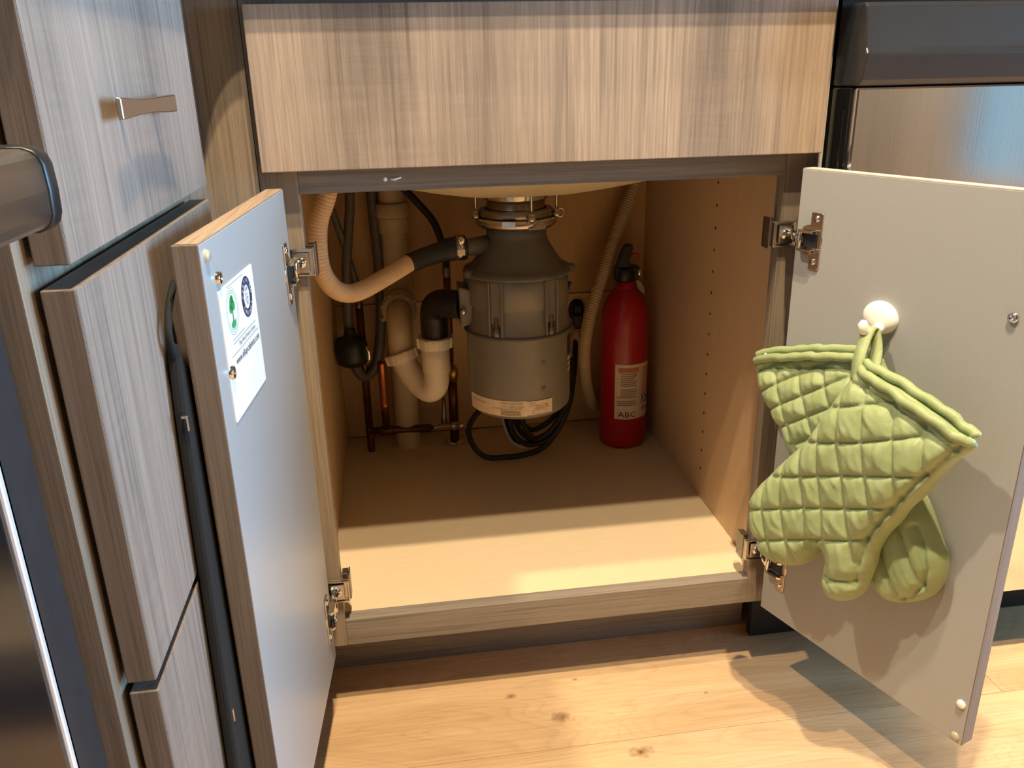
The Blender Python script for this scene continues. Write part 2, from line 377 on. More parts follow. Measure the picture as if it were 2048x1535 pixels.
# two white flecks of plastic on the top rail
fk = MB().ball((0.0905, 0.0005, 0.6872), 0.0024, 10, 6, (1, .5, 1)).tube([(0.096, 0, 0.6872), (0.100, -0.0006, 0.6868), (0.1075, 0, 0.6886)], [0.001, 0.0013, 0.0007], 8)
fk.build('plastic_fleck', M['white_gloss'], cab)
hl = MB()
for i in range(15): hl.lathe([(0.0001, XIR - .0004), (0.0023, XIR - .0004), (0.0023, XIR + .001)], (0, 0.2405, 0.6395 - 0.03205 * i), 'x', 10)
hl.build('shelf_pin_holes', M['ink'], cab, kind='stuff')

# door frames: local (s along the door from the hinge edge, h off the inner face, z)
def frame2d(h, d):
    d = Vector((d[0], d[1], 0)).normalized(); n = Vector((-d.y, d.x, 0)) if h[0] < 0.2 else Vector((d.y, -d.x, 0))
    return (lambda s, o, z: (h[0] + s * d.x + o * n.x, h[1] + s * d.y + o * n.y, z)), d, n
TL, dL, nL = frame2d((-0.012, -0.033), (-0.0733, -0.9973))
TR, dR, nR = frame2d((0.545, -0.027), (0.357, -0.934))
ZT, ZB = 0.685, 0.1165
def screw(mb, T, s, z, o=0.0, r=0.0042):
    mb.lathe([(1e-5, 0.0022), (r * .45, 0.0022), (r, 0.0010), (r, 0)], n=16, T=lambda x, y, h: T(s + x, o + h, z + y))
    return mb
def make_door(T, length, label):
    d = MB().box(0, length, -0.0184, -0.0002, ZB, ZT, T=T).build('door', M['edge_z'], cab, bevel=0.0008, label=label)
    MB().box(0.0006, length - .0006, -0.0187, -0.0180, ZB + .0006, ZT - .0006, T=T).build('door_face', M['front_z2'], d)
    MB().box(0.0006, length - .0006, -0.0007, 0.0, ZB + .0006, ZT - .0006, T=T).build('inner_panel', M['inner'], d, bevel=0.0006, label='plain grey inner face')
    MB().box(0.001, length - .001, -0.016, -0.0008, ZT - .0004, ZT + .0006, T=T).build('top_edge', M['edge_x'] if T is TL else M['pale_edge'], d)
    return d
doorL = make_door(TL, 0.300, 'left door swung wide open')
doorR = make_door(TR, 0.2875, 'right door swung wide open')
def bumper(T, s, z, d):
    MB().lathe([(1e-5, 0.0030), (0.003, 0.0029), (0.0044, 0.0018), (0.0050, 0)], n=20, T=lambda x, y, h: T(s + x, h, z + y)).build('bumper', M['clear_bumper'], d)
def screwpart(T, s, z, d, o=0, r=0.0045, cup=True):
    mb = MB().lathe([(1e-5, 0.0012), (r * .4, 0.0014), (r * .55, 0.0034), (r, 0.0028), (r * 1.08, 0.0)], n=18, T=lambda x, y, h: T(s + x, h + o, z + y))
    mb.box(-r * .4, r * .4, 0.0012, 0.0018, -r * .12, r * .12, T=lambda x, y, h: T(s + x, y + o, z + h))
    mb.build('screw', M['chrome'], d)
bumper(TL, 0.2876, 0.6749, doorL); screwpart(TL, 0.2684, 0.6552, doorL); screwpart(TL, 0.2686, 0.5835, doorL, r=0.0050)
bumper(TR, 0.2795, 0.124, doorR); screwpart(TR, 0.2565, 0.5755, doorR); 
# loose plastic cap near the lower free corner of the right door
MB().lathe([(1e-5, 0.0030), (0.0035, 0.0029), (0.0045, 0.002), (0.0045, 0)], n=18, T=lambda x, y, h: TR(0.2795 + x, h, 0.166 + y)).build('bumper', M['white_gloss'], doorR)
# pulls outside the doors
def pull(T, s, z, length, parent, vertical=False, out=-1):
    pass

# hinges: clip wraps the stile edge, cup plate sits on the door
def hinge(side, zc):
    T = TL if side < 0 else TR
    ex = 0.0 if side < 0 else Wo; sg = 1 if side < 0 else -1     # stile inner edge, direction into the opening
    X = lambda a: ex + sg * a
    hp = MB()
    def bx(a0, a1, y0, y1, z0, z1):
        x0, x1 = sorted((X(a0), X(a1))); hp.box(x0, x1, y0, y1, zc + z0, zc + z1)
    bx(-0.020, 0.0095, -0.0018, 0.0, -0.015, 0.015)
    bx(-0.018, 0.0085, -0.0060, -0.0018, -0.0148, -0.0132); bx(-0.018, 0.0085, -0.0060, -0.0018, 0.0132, 0.0148)
    bx(0.0075, 0.0095, -0.0055, 0.020, -0.0145, 0.0145)
    h = hp.build('hinge', M['steel'], cab, bevel=0.0006, label='nickel hinge clip wrapped round the stile edge')
    m2 = MB()
    for z in (-0.012, 0.012):
        x0, x1 = sorted((X(0.001), X(0.0085))); m2.box(x0, x1, 0.010, 0.024, zc + z - .004, zc + z + .004)
    x0, x1 = sorted((X(0.0092), X(0.0108))); m2.box(x0, x1, 0.004, 0.023, zc - .018, zc + .018)
    m2.build('clip_wing', M['steel_dark'], h, bevel=0.0006)
    m3 = MB(); x0, x1 = sorted((X(-0.014), X(0.0035))); m3.box(x0, x1, -0.0068, -0.0045, zc - .0105, zc + .0105)
    m3.build('hinge_arm', M['steel'], h, bevel=0.0008)
    m5 = MB().lathe([(1e-5, -0.0090), (0.0022, -0.0090), (0.0024, -0.0082), (0.0046, -0.0088), (0.0054, -0.0078), (0.0056, -0.006)], (X(-0.0045), 0, zc), 'y', 20)
    m5.build('hinge_screw', M['chrome'], h)
    m6 = MB().box(X(-0.0045) - .003, X(-0.0045) + .003, -0.0094, -0.0088, zc - .0006, zc + .0006).box(X(-0.0045) - .0006, X(-0.0045) + .0006, -0.0094, -0.0088, zc - .003, zc + .003)
    m6.build('screw_slot', M['ink'], h)
    # cup and plate on the door face
    c = MB(); s0 = 0.0235
    c.lathe([(1e-5, 0.0012), (0.0160, 0.0012), (0.0172, 0.0006), (0.0172, 0)], n=36, T=lambda x, y, hh: T(s0 - 0.0035 + x, hh, zc + y))
    pl = [(-0.0015, -0.0315), (0.0105, -0.0315), (0.0125, -0.029), (0.0125, 0.031), (-0.0030, 0.031), (-0.0030, 0.017), (0.0015, 0.014), (0.0015, -0.0145), (-0.0015, -0.017)]
    c.prism(pl, 0.0, 0.0018, T=lambda p, q, hh: T(s0 + p, hh, zc + q))
    cu = c.build('hinge_cup', M['steel'], doorL if side < 0 else doorR, bevel=0.0004, seg=1)
    k = MB(); k.box(s0 - .012, s0 + .008, 0.0012, 0.0026, zc - .0075, zc + .0075, T=T); k.build('cup_recess', M['ink'], doorL if side < 0 else doorR)
    a = MB()
    for z in (0.0105, -0.0105):
        a.prism([(-0.016, -.003), (0.006, -.003), (0.010, .001), (0.006, .004), (-0.014, .004)], zc + z - .0016, zc + z + .0016, T=lambda p, q, hh: T(s0 + p, q + .005, hh))
    a.lathe([(1e-5, -0.011), (0.0028, -0.011), (0.0028, 0.011), (1e-5, 0.011)], n=14, T=lambda x, y, hh: T(s0 - 0.013 + x, 0.0055 + y, zc + hh))
    p0 = Vector(T(s0 - 0.013, 0.0055, zc)); p1 = Vector((X(-0.0125), -0.0062, zc))
    q = (p1 - p0).normalized(); a.tube([p0, p0 + (p1 - p0) * .5 + Vector((0, -0.002, 0)), p1], [0.0052, 0.006, 0.0055], 10)
    a.build('link_arm', M['chrome'], doorL if side < 0 else doorR, bevel=0.0003, seg=1)
    for z in (0.0245, -0.0225):
        screw(MB(), T, s0 + 0.005, zc + z, 0.0016, 0.0038).build('plate_screw', M['chrome'], doorL if side < 0 else doorR)
hinge(-1, 0.604); hinge(-1, 0.189); hinge(1, 0.609); hinge(1, 0.190)

# text helper
def text_geo(string, size, align='LEFT'):
    cu = bpy.data.curves.new('txt', 'FONT'); cu.body = string; cu.size = size; cu.align_x = align; cu.resolution_u = 2
    ob = bpy.data.objects.new('txt', cu); COL.objects.link(ob)
    me = bpy.data.meshes.new_from_object(ob.evaluated_get(bpy.context.evaluated_depsgraph_get()))
    vs = [tuple(v.co) for v in me.vertices]; fs = [tuple(p.vertices) for p in me.polygons]
    bpy.data.objects.remove(ob); bpy.data.curves.remove(cu); bpy.data.meshes.remove(me)
    return vs, fs
def put_text(mb, string, size, T, width=None, align='LEFT'):
    vs, fs = text_geo(string, size, align)
    if width and vs:
        w = max(v[0] for v in vs) - min(v[0] for v in vs); k = width / w; vs = [(v[0] * k, v[1], v[2]) for v in vs]
    mb.add([T(v[0], v[1]) for v in vs], fs); return mb

# sticker on the left door (read with s decreasing to the right)
def sticker():
    # corners (s,z): right edge toward the hinge
    A, B, Cc, D = (0.2724, 0.6462), (0.168, 0.6446), (0.1685, 0.5425), (0.2739, 0.5444)
    def Q(u, v, o=0.0009):   # u 0..1 from free edge to hinge, v 0..1 from bottom
        s = (D[0] * (1 - u) + Cc[0] * u) * (1 - v) + (A[0] * (1 - u) + B[0] * u) * v
        z = (D[1] * (1 - u) + Cc[1] * u) * (1 - v) + (A[1] * (1 - u) + B[1] * u) * v
        return TL(s, o, z)
    wm, hm = 0.1045, 0.1018
    o = []
    r = 0.02
    for cx, cy, a0 in ((1 - r, r, -90), (1 - r, 1 - r, 0), (r, 1 - r, 90), (r, r, 180)):
        for k in range(5):
            a = radians(a0 + k * 22.5); o.append((cx + r * cos(a), cy + r * sin(a)))
    st = MB(); st.prism(o, 0.0, 0.0006, T=lambda u, v, h: Q(u, v, h)); st = st.build('sticker', M['paper'], doorL, label='white paper care sticker')
    P = lambda x, y, off=0.0009: Q(x / wm, y / hm, off)   # metres on the sticker
    # navy certification ring
    cx, cy = 0.0760, 0.0805; n = 40
    ring = MB()
    def annulus(mb, cx, cy, r0, r1, off, ky=1.0):
        vs = []
        for k in range(n):
            a = 2 * pi * k / n
            vs.append(P(cx + r0 * cos(a), cy + ky * r0 * sin(a), off)); vs.append(P(cx + r1 * cos(a), cy + ky * r1 * sin(a), off))
        mb.add(vs, [(2 * k, 2 * k + 1, (2 * k + 3) % (2 * n), (2 * k + 2) % (2 * n)) for k in range(n)])
    annulus(ring, cx, cy, 0.0098, 0.0165, 0.0009)
    for i in range(4): put_text(ring, ('ANSI', 'A161.1', 'KCMA', 'TEST')[i], 0.0042, lambda x, y, i=i: P(cx + x, cy + 0.0048 - i * 0.0037 + y), 0.009 if i != 3 else 0.007, 'CENTER')
    ring.build('certification_seal', M['ink_navy'], doorL)
    rt = MB()
    def arc_text(mb, s, rr, a_mid, flip, size, step):
        k0 = (len(s) - 1) / 2
        for i, ch in enumerate(s):
            if ch == ' ': continue
            a = radians(a_mid + (k0 - i) * step * (-1 if flip else 1)); rot = a - pi / 2 if not flip else a + pi / 2
            ox, oy = cx + rr * cos(a), cy + rr * sin(a)
            put_text(mb, ch, size, lambda x, y: P(ox + x * cos(rot) - y * sin(rot), oy + x * sin(rot) + y * cos(rot), 0.0011), None, 'CENTER')
    arc_text(rt, 'CERTIFIED', 0.0113, 90, False, 0.0052, 20); arc_text(rt, 'CABINET', 0.0150, 270, True, 0.0052, 19)
    rt.build('seal_lettering', M['paper'], doorL)
    # green tree emblem
    gx, gy = 0.0292, 0.0800; tr = MB()
    for rr in (0.0175, 0.0155, 0.0138): annulus(tr, gx, gy, rr, rr + 0.00035, 0.0009)
    def blob(pts): tr.add([P(gx + x, gy + y) for x, y in pts], [tuple(range(len(pts)))])
    for bx, by, br in ((0, 0.0060, 0.0058), (-0.0040, 0.0030, 0.0038), (0.0042, 0.0036, 0.0038), (0.001, 0.0082, 0.0040)):
        blob([(bx + br * cos(2 * pi * k / 16), by + br * sin(2 * pi * k / 16)) for k in range(16)])
    blob([(-0.001, 0.002), (0.001, 0.002), (0.0009, -0.006), (0.003, -0.0075), (-0.003, -0.0075), (-0.0009, -0.006)])
    blob([(-0.0075, -0.0085), (-0.003, -0.0070), (0.004, -0.0080), (0.0075, -0.0066), (0.005, -0.0115), (0, -0.0128), (-0.005, -0.0118)])
    tr.build('tree_emblem', M['ink_green'], doorL)
    gl = MB()
    for y, x0, x1 in ((0.0995, 0.020, 0.072), (0.0590, 0.020, 0.058), (0.0560, 0.020, 0.092), (0.0480, 0.012, 0.098)):
        gl.quad(P(x0, y), P(x1, y), P(x1, y + .0006), P(x0, y + .0006))
    gl.build('printed_lines', M['ink_grey'], doorL, kind='stuff')
    tx = MB(); put_text(tx, 'Elkay Wood Products Company', 0.0048, lambda x, y: P(0.036 + x, 0.0510 + y), 0.054)
    tx.build('sticker_small_print', M['ink'], doorL)
    tx = MB(); put_text(tx, 'www.elkaycabinets.com', 0.0088, lambda x, y: P(0.0215 + x, 0.0395 + y), 0.0775)
    tx.build('sticker_web_address', M['ink_navy'], doorL)
sticker()

# ------------------------------------------------------------------ corner filler
f = MB().box(-0.091, -0.0392, 0.0005, FT, 0.0, 0.874).build('filler_panel', M['frame_z'])
tag(f, 'narrow vertical wood-look filler panel in the corner between drawers and sink cabinet', 'panel')

# ------------------------------------------------------------------ drawer cabinet (faces +X)
XD, XF = -0.068, -0.091; YN, YFAR = -0.464, -0.1135
dc = thing('drawer_cabinet', (-0.35, -0.24, 0), 'grey wood-look drawer base cabinet at left, three drawers facing right', 'cabinet')
MB().box(-0.68, XF, -0.4735, 0.0, Z0, 0.874).build('cabinet_body', M['edge_z'], dc)
MB().box(XF, XF + .0008, -0.4735, 0.0, Z0, 0.874).build('face_frame', M['frame_z'], dc)
MB().box(-0.68, XF - .075, -0.4735, 0.0, 0, Z0).build('toe_kick', M['toe'], dc)
for z0, z1 in ((0.7005, 0.856), (0.4415, 0.688), (0.1165, 0.434)):
    d = MB().box(XD - .0175, XD - .0002, YN, YFAR, z0, z1).build('drawer', M['edge_z'], dc, bevel=0.0008)
    MB().box(XD - .0007, XD, YN + .0006, YFAR - .0006, z0 + .0006, z1 - .0006).build('drawer_face', M['front_z2'], d)
    MB().box(XF + .0008, XD - .0170, YN + .03, YFAR - .03, z0 + .02, z1 - .02).build('drawer_box', M['black_satin'], d)
    if z0 > 0.7:
        zc = 0.7730; y0, y1 = -0.3725, -0.2370
        p = MB()
        prof = [(0, .0066), (.12, .0063), (.3, .0054), (.5, .0049), (.7, .0054), (.88, .0060), (1, .0062)]
        vs = []
        for t, hw in spline([(a, b, 0) for a, b in prof], 6) and [(q.x, q.y) for q in spline([(a, b, 0) for a, b in prof], 6)]:
            y = y0 + (y1 - y0) * t; bow = 0.002 * (1 - (2 * t - 1) ** 2)
            for xx, zz in ((XD + .0095 - bow, hw), (XD + .0125 - bow, hw * .9), (XD + .0125 - bow, -hw * .9), (XD + .0095 - bow, -hw)):
                vs.append((xx, y, zc + zz))
        n = len(vs) // 4
        fs = [(4 * i + k, 4 * i + (k + 1) % 4, 4 * i + 4 + (k + 1) % 4, 4 * i + 4 + k) for i in range(n - 1) for k in range(4)]
        p.add(vs, fs + [(3, 2, 1, 0), (4 * n - 4, 4 * n - 3, 4 * n - 2, 4 * n - 1)])
        for y in (-0.340, -0.262):
            p.box(XD, XD + .009, y, y + .006, zc - .0040, zc + .0040)
        p.build('pull', M['brushed'], d, bevel=0.0005, seg=1, label='brushed metal pull pinched at its middle')

# ------------------------------------------------------------------ countertop, L shaped with a rounded inner corner
def countertop():
    r = 0.036; oy = -0.039; ox = XD + .012
    pts = [(XL, YB), (XL, -0.4735), (ox, -0.4735)]
    for k in range(13):
        a = radians(180 - 90 * k / 12); pts.append((ox + r + r * cos(a), oy - r + r * sin(a)))
    pts += [(1.6, oy), (1.6, YB)]
    mb = MB().prism(pts, 0.8765, 0.9065, T=lambda p, q, h: (p, q, h))
    o = mb.build('countertop', M['counter'], bevel=0.002)
    tag(o, 'dark stone countertop over the sink cabinet and drawers', 'countertop')
countertop()

# ------------------------------------------------------------------ range at far left
rg = thing('range', (-0.4, -0.86, 0), 'dark stainless kitchen range at the left edge beside the drawers', 'stove')
MB().box(-0.70, -0.125, -1.232, -0.4765, 0.03, 0.90).build('range_body', M['black_satin'], rg)
MB().box(-0.70, -0.10, -1.232, -0.4765, 0.90, 0.915).build('cooktop', M['black_gloss'], rg, bevel=0.003)
od = MB().box(-0.125, -0.100, -1.230, -0.4775, 0.17, 0.775).build('oven_door', M['black_satin'], rg, bevel=0.004)
MB().box(-0.1005, -0.0965, -1.178, -0.529, 0.23, 0.70).build('oven_window', M['black_gloss'], od, bevel=0.001)
tr = MB().box(-0.1005, -0.0945, -0.5295, -0.5255, 0.225, 0.705).box(-0.1005, -0.0945, -1.182, -1.178, 0.225, 0.705).box(-0.1005, -0.0945, -1.182, -0.5255, 0.705, 0.709).box(-0.1005, -0.0945, -1.182, -0.5255, 0.221, 0.225)
tr.build('window_trim', M['steel_bright'], od, bevel=0.0015)
def handle():
    hb = []
    prof = []
    for k in range(20):
        a = 2 * pi * k / 20; cx = abs(cos(a)) ** 0.5 * (1 if cos(a) > 0 else -1); cz = abs(sin(a)) ** 0.5 * (1 if sin(a) > 0 else -1)
        prof.append((-0.056 + 0.0165 * cx, 0.7470 + 0.0165 * cz))
    h = MB().prism(prof, -1.165, -0.548, T=lambda x, z, y: (x, y, z), smooth=True).build('handle', M['brushed'], od)
    big = [(-0.056 + (x + .056) * 1.06, 0.7470 + (z - .7470) * 1.06) for x, z in prof]
    MB().prism(big, -0.548, -0.537, T=lambda x, z, y: (x, y, z), smooth=True).build('end_cap', M['black_plastic'], h, bevel=0.002)
    [MB().box(-0.101, -0.065, y, y + .025, 0.735, 0.762).build('handle_bracket', M['chrome'], h, bevel=0.003) for y in (-0.590, -1.15)]
handle()
MB().box(-0.125, -0.100, -1.230, -0.4775, 0.785, 0.898).build('control_panel', M['black_gloss'], rg, bevel=0.004)
MB().box(-0.125, -0.102, -1.230, -0.4775, 0.05, 0.160).build('storage_drawer', M['black_satin'], rg, bevel=0.004)
MB().box(-0.68, -0.17, -1.2, -0.5, 0.0, 0.03).build('base', M['black_plastic'], rg)

# ------------------------------------------------------------------ dishwasher at right
dw = thing('dishwasher', (0.885, 0.25, 0), 'stainless dishwasher with a black control panel behind the right cabinet door', 'dishwasher')
DX0, DX1 = 0.5838, 1.18
MB().box(DX0 + .002, DX1, 0.0, 0.58, 0.10, 0.86).build('tub', M['black_plastic'], dw)
MB().box(DX0, DX1, -0.042, -0.001, 0.115, 0.768).build('door_liner', M['black_gloss'], dw, bevel=0.002)
MB().box(DX0 + .0006, DX1, -0.052, -0.0425, 0.115, 0.768).build('door', M['stainless'], dw, bevel=0.0025)
cp = [(-0.001, 0.769), (-0.052, 0.769), (-0.058, 0.775), (-0.0635, 0.800), (-0.060, 0.806), (-0.053, 0.846), (-0.047, 0.8495), (-0.001, 0.8495)]
MB().prism(cp, DX0, DX1, T=lambda y, z, x: (x, y, z)).build('control_panel', M['black_satin'], dw, bevel=0.0018)
MB().box(DX0 - .0005, DX0, -0.030, -0.0285, 0.3, 0.745).build('door_seal', M['chrome'], dw)
MB().box(0.5755, DX1, 0.0575, 0.07, 0.001, 0.112).build('toe_panel', M['black_plastic'], dw, bevel=0.001)

# ------------------------------------------------------------------ sink bowl
def sinkbowl():
    cx, cy, a, b = 0.275, 0.290, 0.258, 0.225
    mb = MB(); N = 56; rows = []
    levels = [(0.0, 0.6330), (0.20, 0.6340), (0.34, 0.6385), (0.50, 0.6470), (0.66, 0.6570), (0.80, 0.6690), (0.90, 0.685), (0.95, 0.71), (0.99, 0.74), (1.0, 0.77), (1.0, 0.86)]
    for k, z in levels:
        ring = []
        for i in range(N):
            t = 2 * pi * i / N; e = 0.55
            ring.append((cx + max(k, .001) * a * abs(cos(t)) ** e * (1 if cos(t) >= 0 else -1), cy + max(k, .001) * b * abs(sin(t)) ** e * (1 if sin(t) >= 0 else -1), z))
        rows += ring
    L = len(levels)
    mb.add(rows, [(j * N + i, j * N + (i + 1) % N, (j + 1) * N + (i + 1) % N, (j + 1) * N + i) for j in range(L - 1) for i in range(N)], True)
    o = mb.build('sink_bowl', M['sink']); s = o.modifiers.new('thick', 'SOLIDIFY'); s.thickness = 0.004; s.offset = 1
    tag(o, 'rounded cream underside of the kitchen sink bowl above the grey disposal', 'sink')
sinkbowl()

# ------------------------------------------------------------------ garbage disposal
GX, GY = 0.2735, 0.30
gd = thing('garbage_disposal', (GX, GY, 0.3), 'grey garbage disposal hanging from the sink bowl with white label near its base', 'disposal')
c = (GX, GY, 0)
R_ = lambda prof, n=56: MB().lathe(prof, c, 'z', n)
body = R_([(1e-4, 0.302), (0.062, 0.302), (0.072, 0.3045), (0.0775, 0.310), (0.079, 0.318), (0.079, 0.423), (0.0795, 0.428)]).build('motor_housing', M['disposal'], gd)
for z in (0.393, 0.353):
    dim = MB(); dim.lathe([(1e-5, 0.0006), (0.003, 0.0006), (0.005, -0.0005)], n=14, T=lambda x, y, h, z=z: (GX + 0.024 + x, GY - 0.0752 - h, z + y))
    dim.build('dimple', M['disposal_dark'], body)
R_([(0.079, 0.4275), (0.0825, 0.4285), (0.0830, 0.4305), (0.0825, 0.4325), (0.0785, 0.434)]).build('joint_ring', M['disposal_dark'], gd)
R_([(0.0790, 0.433), (0.0772, 0.441), (0.0752, 0.450), (0.0742, 0.4690), (0.0745, 0.4705), (0.0768, 0.4715), (0.0762, 0.502), (0.0755, 0.513), (0.072, 0.5165)]).build('grind_chamber', M['disposal'], gd)
for ang in (238, 300, 20, 90, 160):
    a = radians(ang); T = lambda x, y, z, a=a: (GX + (0.0735 + y) * cos(a) - x * sin(a), GY + (0.0735 + y) * sin(a) + x * cos(a), z)
    b = MB().box(-0.0115, -0.0085, 0, 0.0075, 0.434, 0.514, T=T).box(0.0085, 0.0115, 0, 0.0075, 0.434, 0.514, T=T).box(-0.0085, 0.0085, 0, 0.0045, 0.452, 0.514, T=T)
    b.build('bracket', M['disposal'], gd, bevel=0.0006, seg=1)
    MB().lathe([(1e-5, 0.462), (0.0035, 0.462), (0.0035, 0.446), (0.0055, 0.446), (0.0055, 0.4345)], n=12, T=lambda x, y, z, T=T: T(x, 0.0035 + y, z)).build('bolt', M['steel_dark'], gd)
R_([(0.0735, 0.5135), (0.080, 0.5145), (0.0815, 0.518), (0.0795, 0.5220), (0.0735, 0.5245), (0.0690, 0.5275), (0.0640, 0.533), (0.0575, 0.5425), (0.0520, 0.5515), (0.0468, 0.5600), (0.0442, 0.567), (0.0438, 0.5705), (0.0442, 0.5725), (0.0442, 0.5805), (0.0420, 0.5825)]).build('upper_housing', M['disposal_dark'], gd)
for ang in (198, -14, 80):
    a = radians(ang)
    MB().lathe([(1e-5, 0.526), (0.009, 0.525), (0.0105, 0.522), (0.0105, 0.518), (0.008, 0.514), (1e-5, 0.513)], (GX + 0.0765 * cos(a), GY + 0.0765 * sin(a), 0), 'z', 20).build('mounting_ear', M['disposal_dark'], gd)
MB().lathe([(1e-5, 0.0), (0.006, 0.0), (0.0065, 0.004), (1e-5, 0.004)], n=16, T=lambda x, y, h: (GX + 0.0765 + h, GY - 0.01 + x, 0.4905 + y)).build('side_knob', M['disposal_dark'], gd)
mr = R_([(0.0440, 0.5815), (0.0540, 0.5825), (0.0585, 0.5865), (0.0592, 0.5900), (0.0580, 0.5945), (0.0555, 0.5965)])
mr.build('mounting_ring', M['steel'], gd)
for k, ang in enumerate((252, 292)):
    a = radians(ang); T = lambda x, y, z, a=a: (GX + (0.0585 + y) * cos(a) - x * sin(a), GY + (0.0585 + y) * sin(a) + x * cos(a), z)
    if k == 0: MB().box(-0.010, 0.010, -0.003, 0.004, 0.5885, 0.5975, T=T).build('lug', M['steel'], gd, bevel=0.001)
    else: MB().prism([(-0.014, 0.5845), (0.012, 0.5835), (0.014, 0.589), (0.004, 0.5965), (-0.006, 0.590)], -0.002, 0.003, T=lambda p, q, h, T=T: T(p, h, q)).build('lug', M['steel'], gd, bevel=0.0006)
R_([(0.0500, 0.5955), (0.0545, 0.5965), (0.0552, 0.6035), (0.0535, 0.6075), (0.0450, 0.6085)]).build('backup_ring', M['steel_dark'], gd)
R_([(0.0425, 0.608), (0.0425, 0.6205), (0.0460, 0.6215), (0.0465, 0.6235), (0.0475, 0.6335)]).build('sink_flange', M['steel'], gd)
for ang in (188, 283, 340):
    a = radians(ang); x, y = GX + 0.0600 * cos(a), GY + 0.0600 * sin(a)
    sc = MB().lathe([(1e-5, 0.594), (0.0020, 0.594), (0.0020, 0.6340)], (x, y, 0), 'z', 10).lathe([(1e-5, 0.6065), (0.0050, 0.6065), (0.0050, 0.6015), (0.0062, 0.6015), (0.0062, 0.5965), (1e-5, 0.5965)], (x, y, 0), 'z', 12)
    sc.build('mounting_screw', M['steel'], gd)
wl = MB(); wl.tube([(GX + 0.058 + 0.0055 * (1 + cos(a)), GY - 0.012, 0.600 + 0.0062 * sin(a)) for a in [radians(-160 + 300 * k / 18) for k in range(19)]], 0.0014, 8)
wl.build('wrench_loop', M['steel'], gd)
# side inlet for the dishwasher hose and the discharge collar
MB().tube([(GX - 0.040, GY - .005, 0.556), (GX - 0.070, GY - .009, 0.5555), (GX - 0.082, GY - .010, 0.5552)], [0.0155, 0.0125, 0.0122], 18).build('dishwasher_inlet', M['disposal_dark'], gd)
MB().prism([(-0.003, 0.437), (0.023, 0.442), (0.022, 0.492), (-0.004, 0.499)], -0.024, 0.022, T=lambda p, q, h: (GX - 0.086 + p, GY + 0.005 + h, q)).build('discharge_flange', M['disposal'], gd, bevel=0.003)
sc = MB().lathe([(1e-5, -0.0045), (0.0036, -0.004), (0.0046, -0.001), (0.0046, 0.004)], (GX - 0.0845, GY - 0.026, 0.4635), 'y', 14); sc.build('flange_screw', M['chrome'], gd)
def wrap(r, z0, off=0.0):
    return lambda u, v: (GX + (r + off) * sin(u / r), GY - (r + off) * cos(u / r), z0 + v)
def strip(mb, r, z0, u0, u1, v0, v1, off, n=16, skew=0.0, W=None):
    W = W or wrap(r, z0, off); vs = []
    for i in range(n + 1):
        u = u0 + (u1 - u0) * i / n; vs += [W(u, v0), W(u, v1)]
    mb.add(vs, [(2 * i, 2 * i + 2, 2 * i + 3, 2 * i + 1) for i in range(n)], True); return mb
lb = strip(MB(), 0.079, 0.311, -0.104, 0.000, 0.0005, 0.0250, 0.0005, 24)
lb.build('rating_label', M['paper_cream'], gd, label='pale serial number label around the base')
lb = strip(MB(), 0.079, 0.311, -0.004, 0.0405, 0.0020, 0.0240, 0.0008, 14); lb.build('rating_label', M['paper_cream'], gd)
tx = MB(); W0 = wrap(0.079, 0.311, 0.0011)
def lab(s, u, v, size, width=None): put_text(tx, s, size, lambda x, y: W0(u + x, v + y), width)
lab('MODEL', 0.0025, 0.0195, 0.0036, 0.010); lab('S/N 19021117983', 0.0025, 0.0150, 0.0044, 0.030); lab('1-800-558-5700', 0.0100, 0.0110, 0.0040, 0.024)
lab('1-800-558-5700', -0.042, 0.0200, 0.0042, 0.034); lab('115V~ 60HZ 1/2HP', -0.040, 0.0150, 0.0038, 0.034); lab('VOLTS AMPS RPM', -0.054, 0.0112, 0.0036, 0.046); lab('S/N 19021117983', -0.096, 0.0160, 0.0042, 0.030)
for i in range(4): strip(tx, 0.079, 0.311, -0.040, -0.010, 0.0022 + i * 0.0021, 0.0030 + i * 0.0021, 0.0011, 6)
for v0, v1 in ((0.0032, 0.0036), (0.0092, 0.0096)): strip(tx, 0.079, 0.311, 0.008, 0.0295, v0, v1, 0.0011, 6)
for u in (0.008, 0.0292): strip(tx, 0.079, 0.311, u, u + .0004, 0.0032, 0.0096, 0.0011, 1)
tx.build('label_print', M['ink_brown'], gd)
sl = strip(MB(), 0.079, 0.36, 0.082, 0.108, 0.030, 0.060, 0.0005, 8); sl.build('side_label', M['ink'], gd)
sl = MB()
for i in range(3): strip(sl, 0.079, 0.36, 0.083, 0.107, 0.004 + i * 0.009, 0.0085 + i * 0.009, 0.0005, 8)
sl.build('side_label', M['paper_cream'], gd)

# ------------------------------------------------------------------ drain stack, trap
ds = thing('drain_pipe', (0.095, 0.535, Z1), 'thick aged white drain pipe standing against the back wall behind the trap', 'pipe')
DC = (0.095, 0.535, 0)
MB().lathe([(0.0225, Z1 - .002), (0.0225, 0.60), (0.0225, 0.68)], DC, 'z', 32).build('pipe', M['pvc_old'], ds)
MB().lathe([(0.0225, 0.566), (0.0282, 0.567), (0.0288, 0.5735), (0.0288, 0.590), (0.0270, 0.5915), (0.0225, 0.5915)], DC, 'z', 32).build('coupling', M['pvc_old'], ds)
MB().lathe([(0.0225, 0.540), (0.0258, 0.5405), (0.0258, 0.566)], DC, 'z', 32).build('coupling', M['pvc_old'], ds)
t = MB().lathe([(0.0225, 0.385), (0.0275, 0.386), (0.0285, 0.405), (0.0285, 0.462), (0.0275, 0.473), (0.0225, 0.474)], DC, 'z', 32)
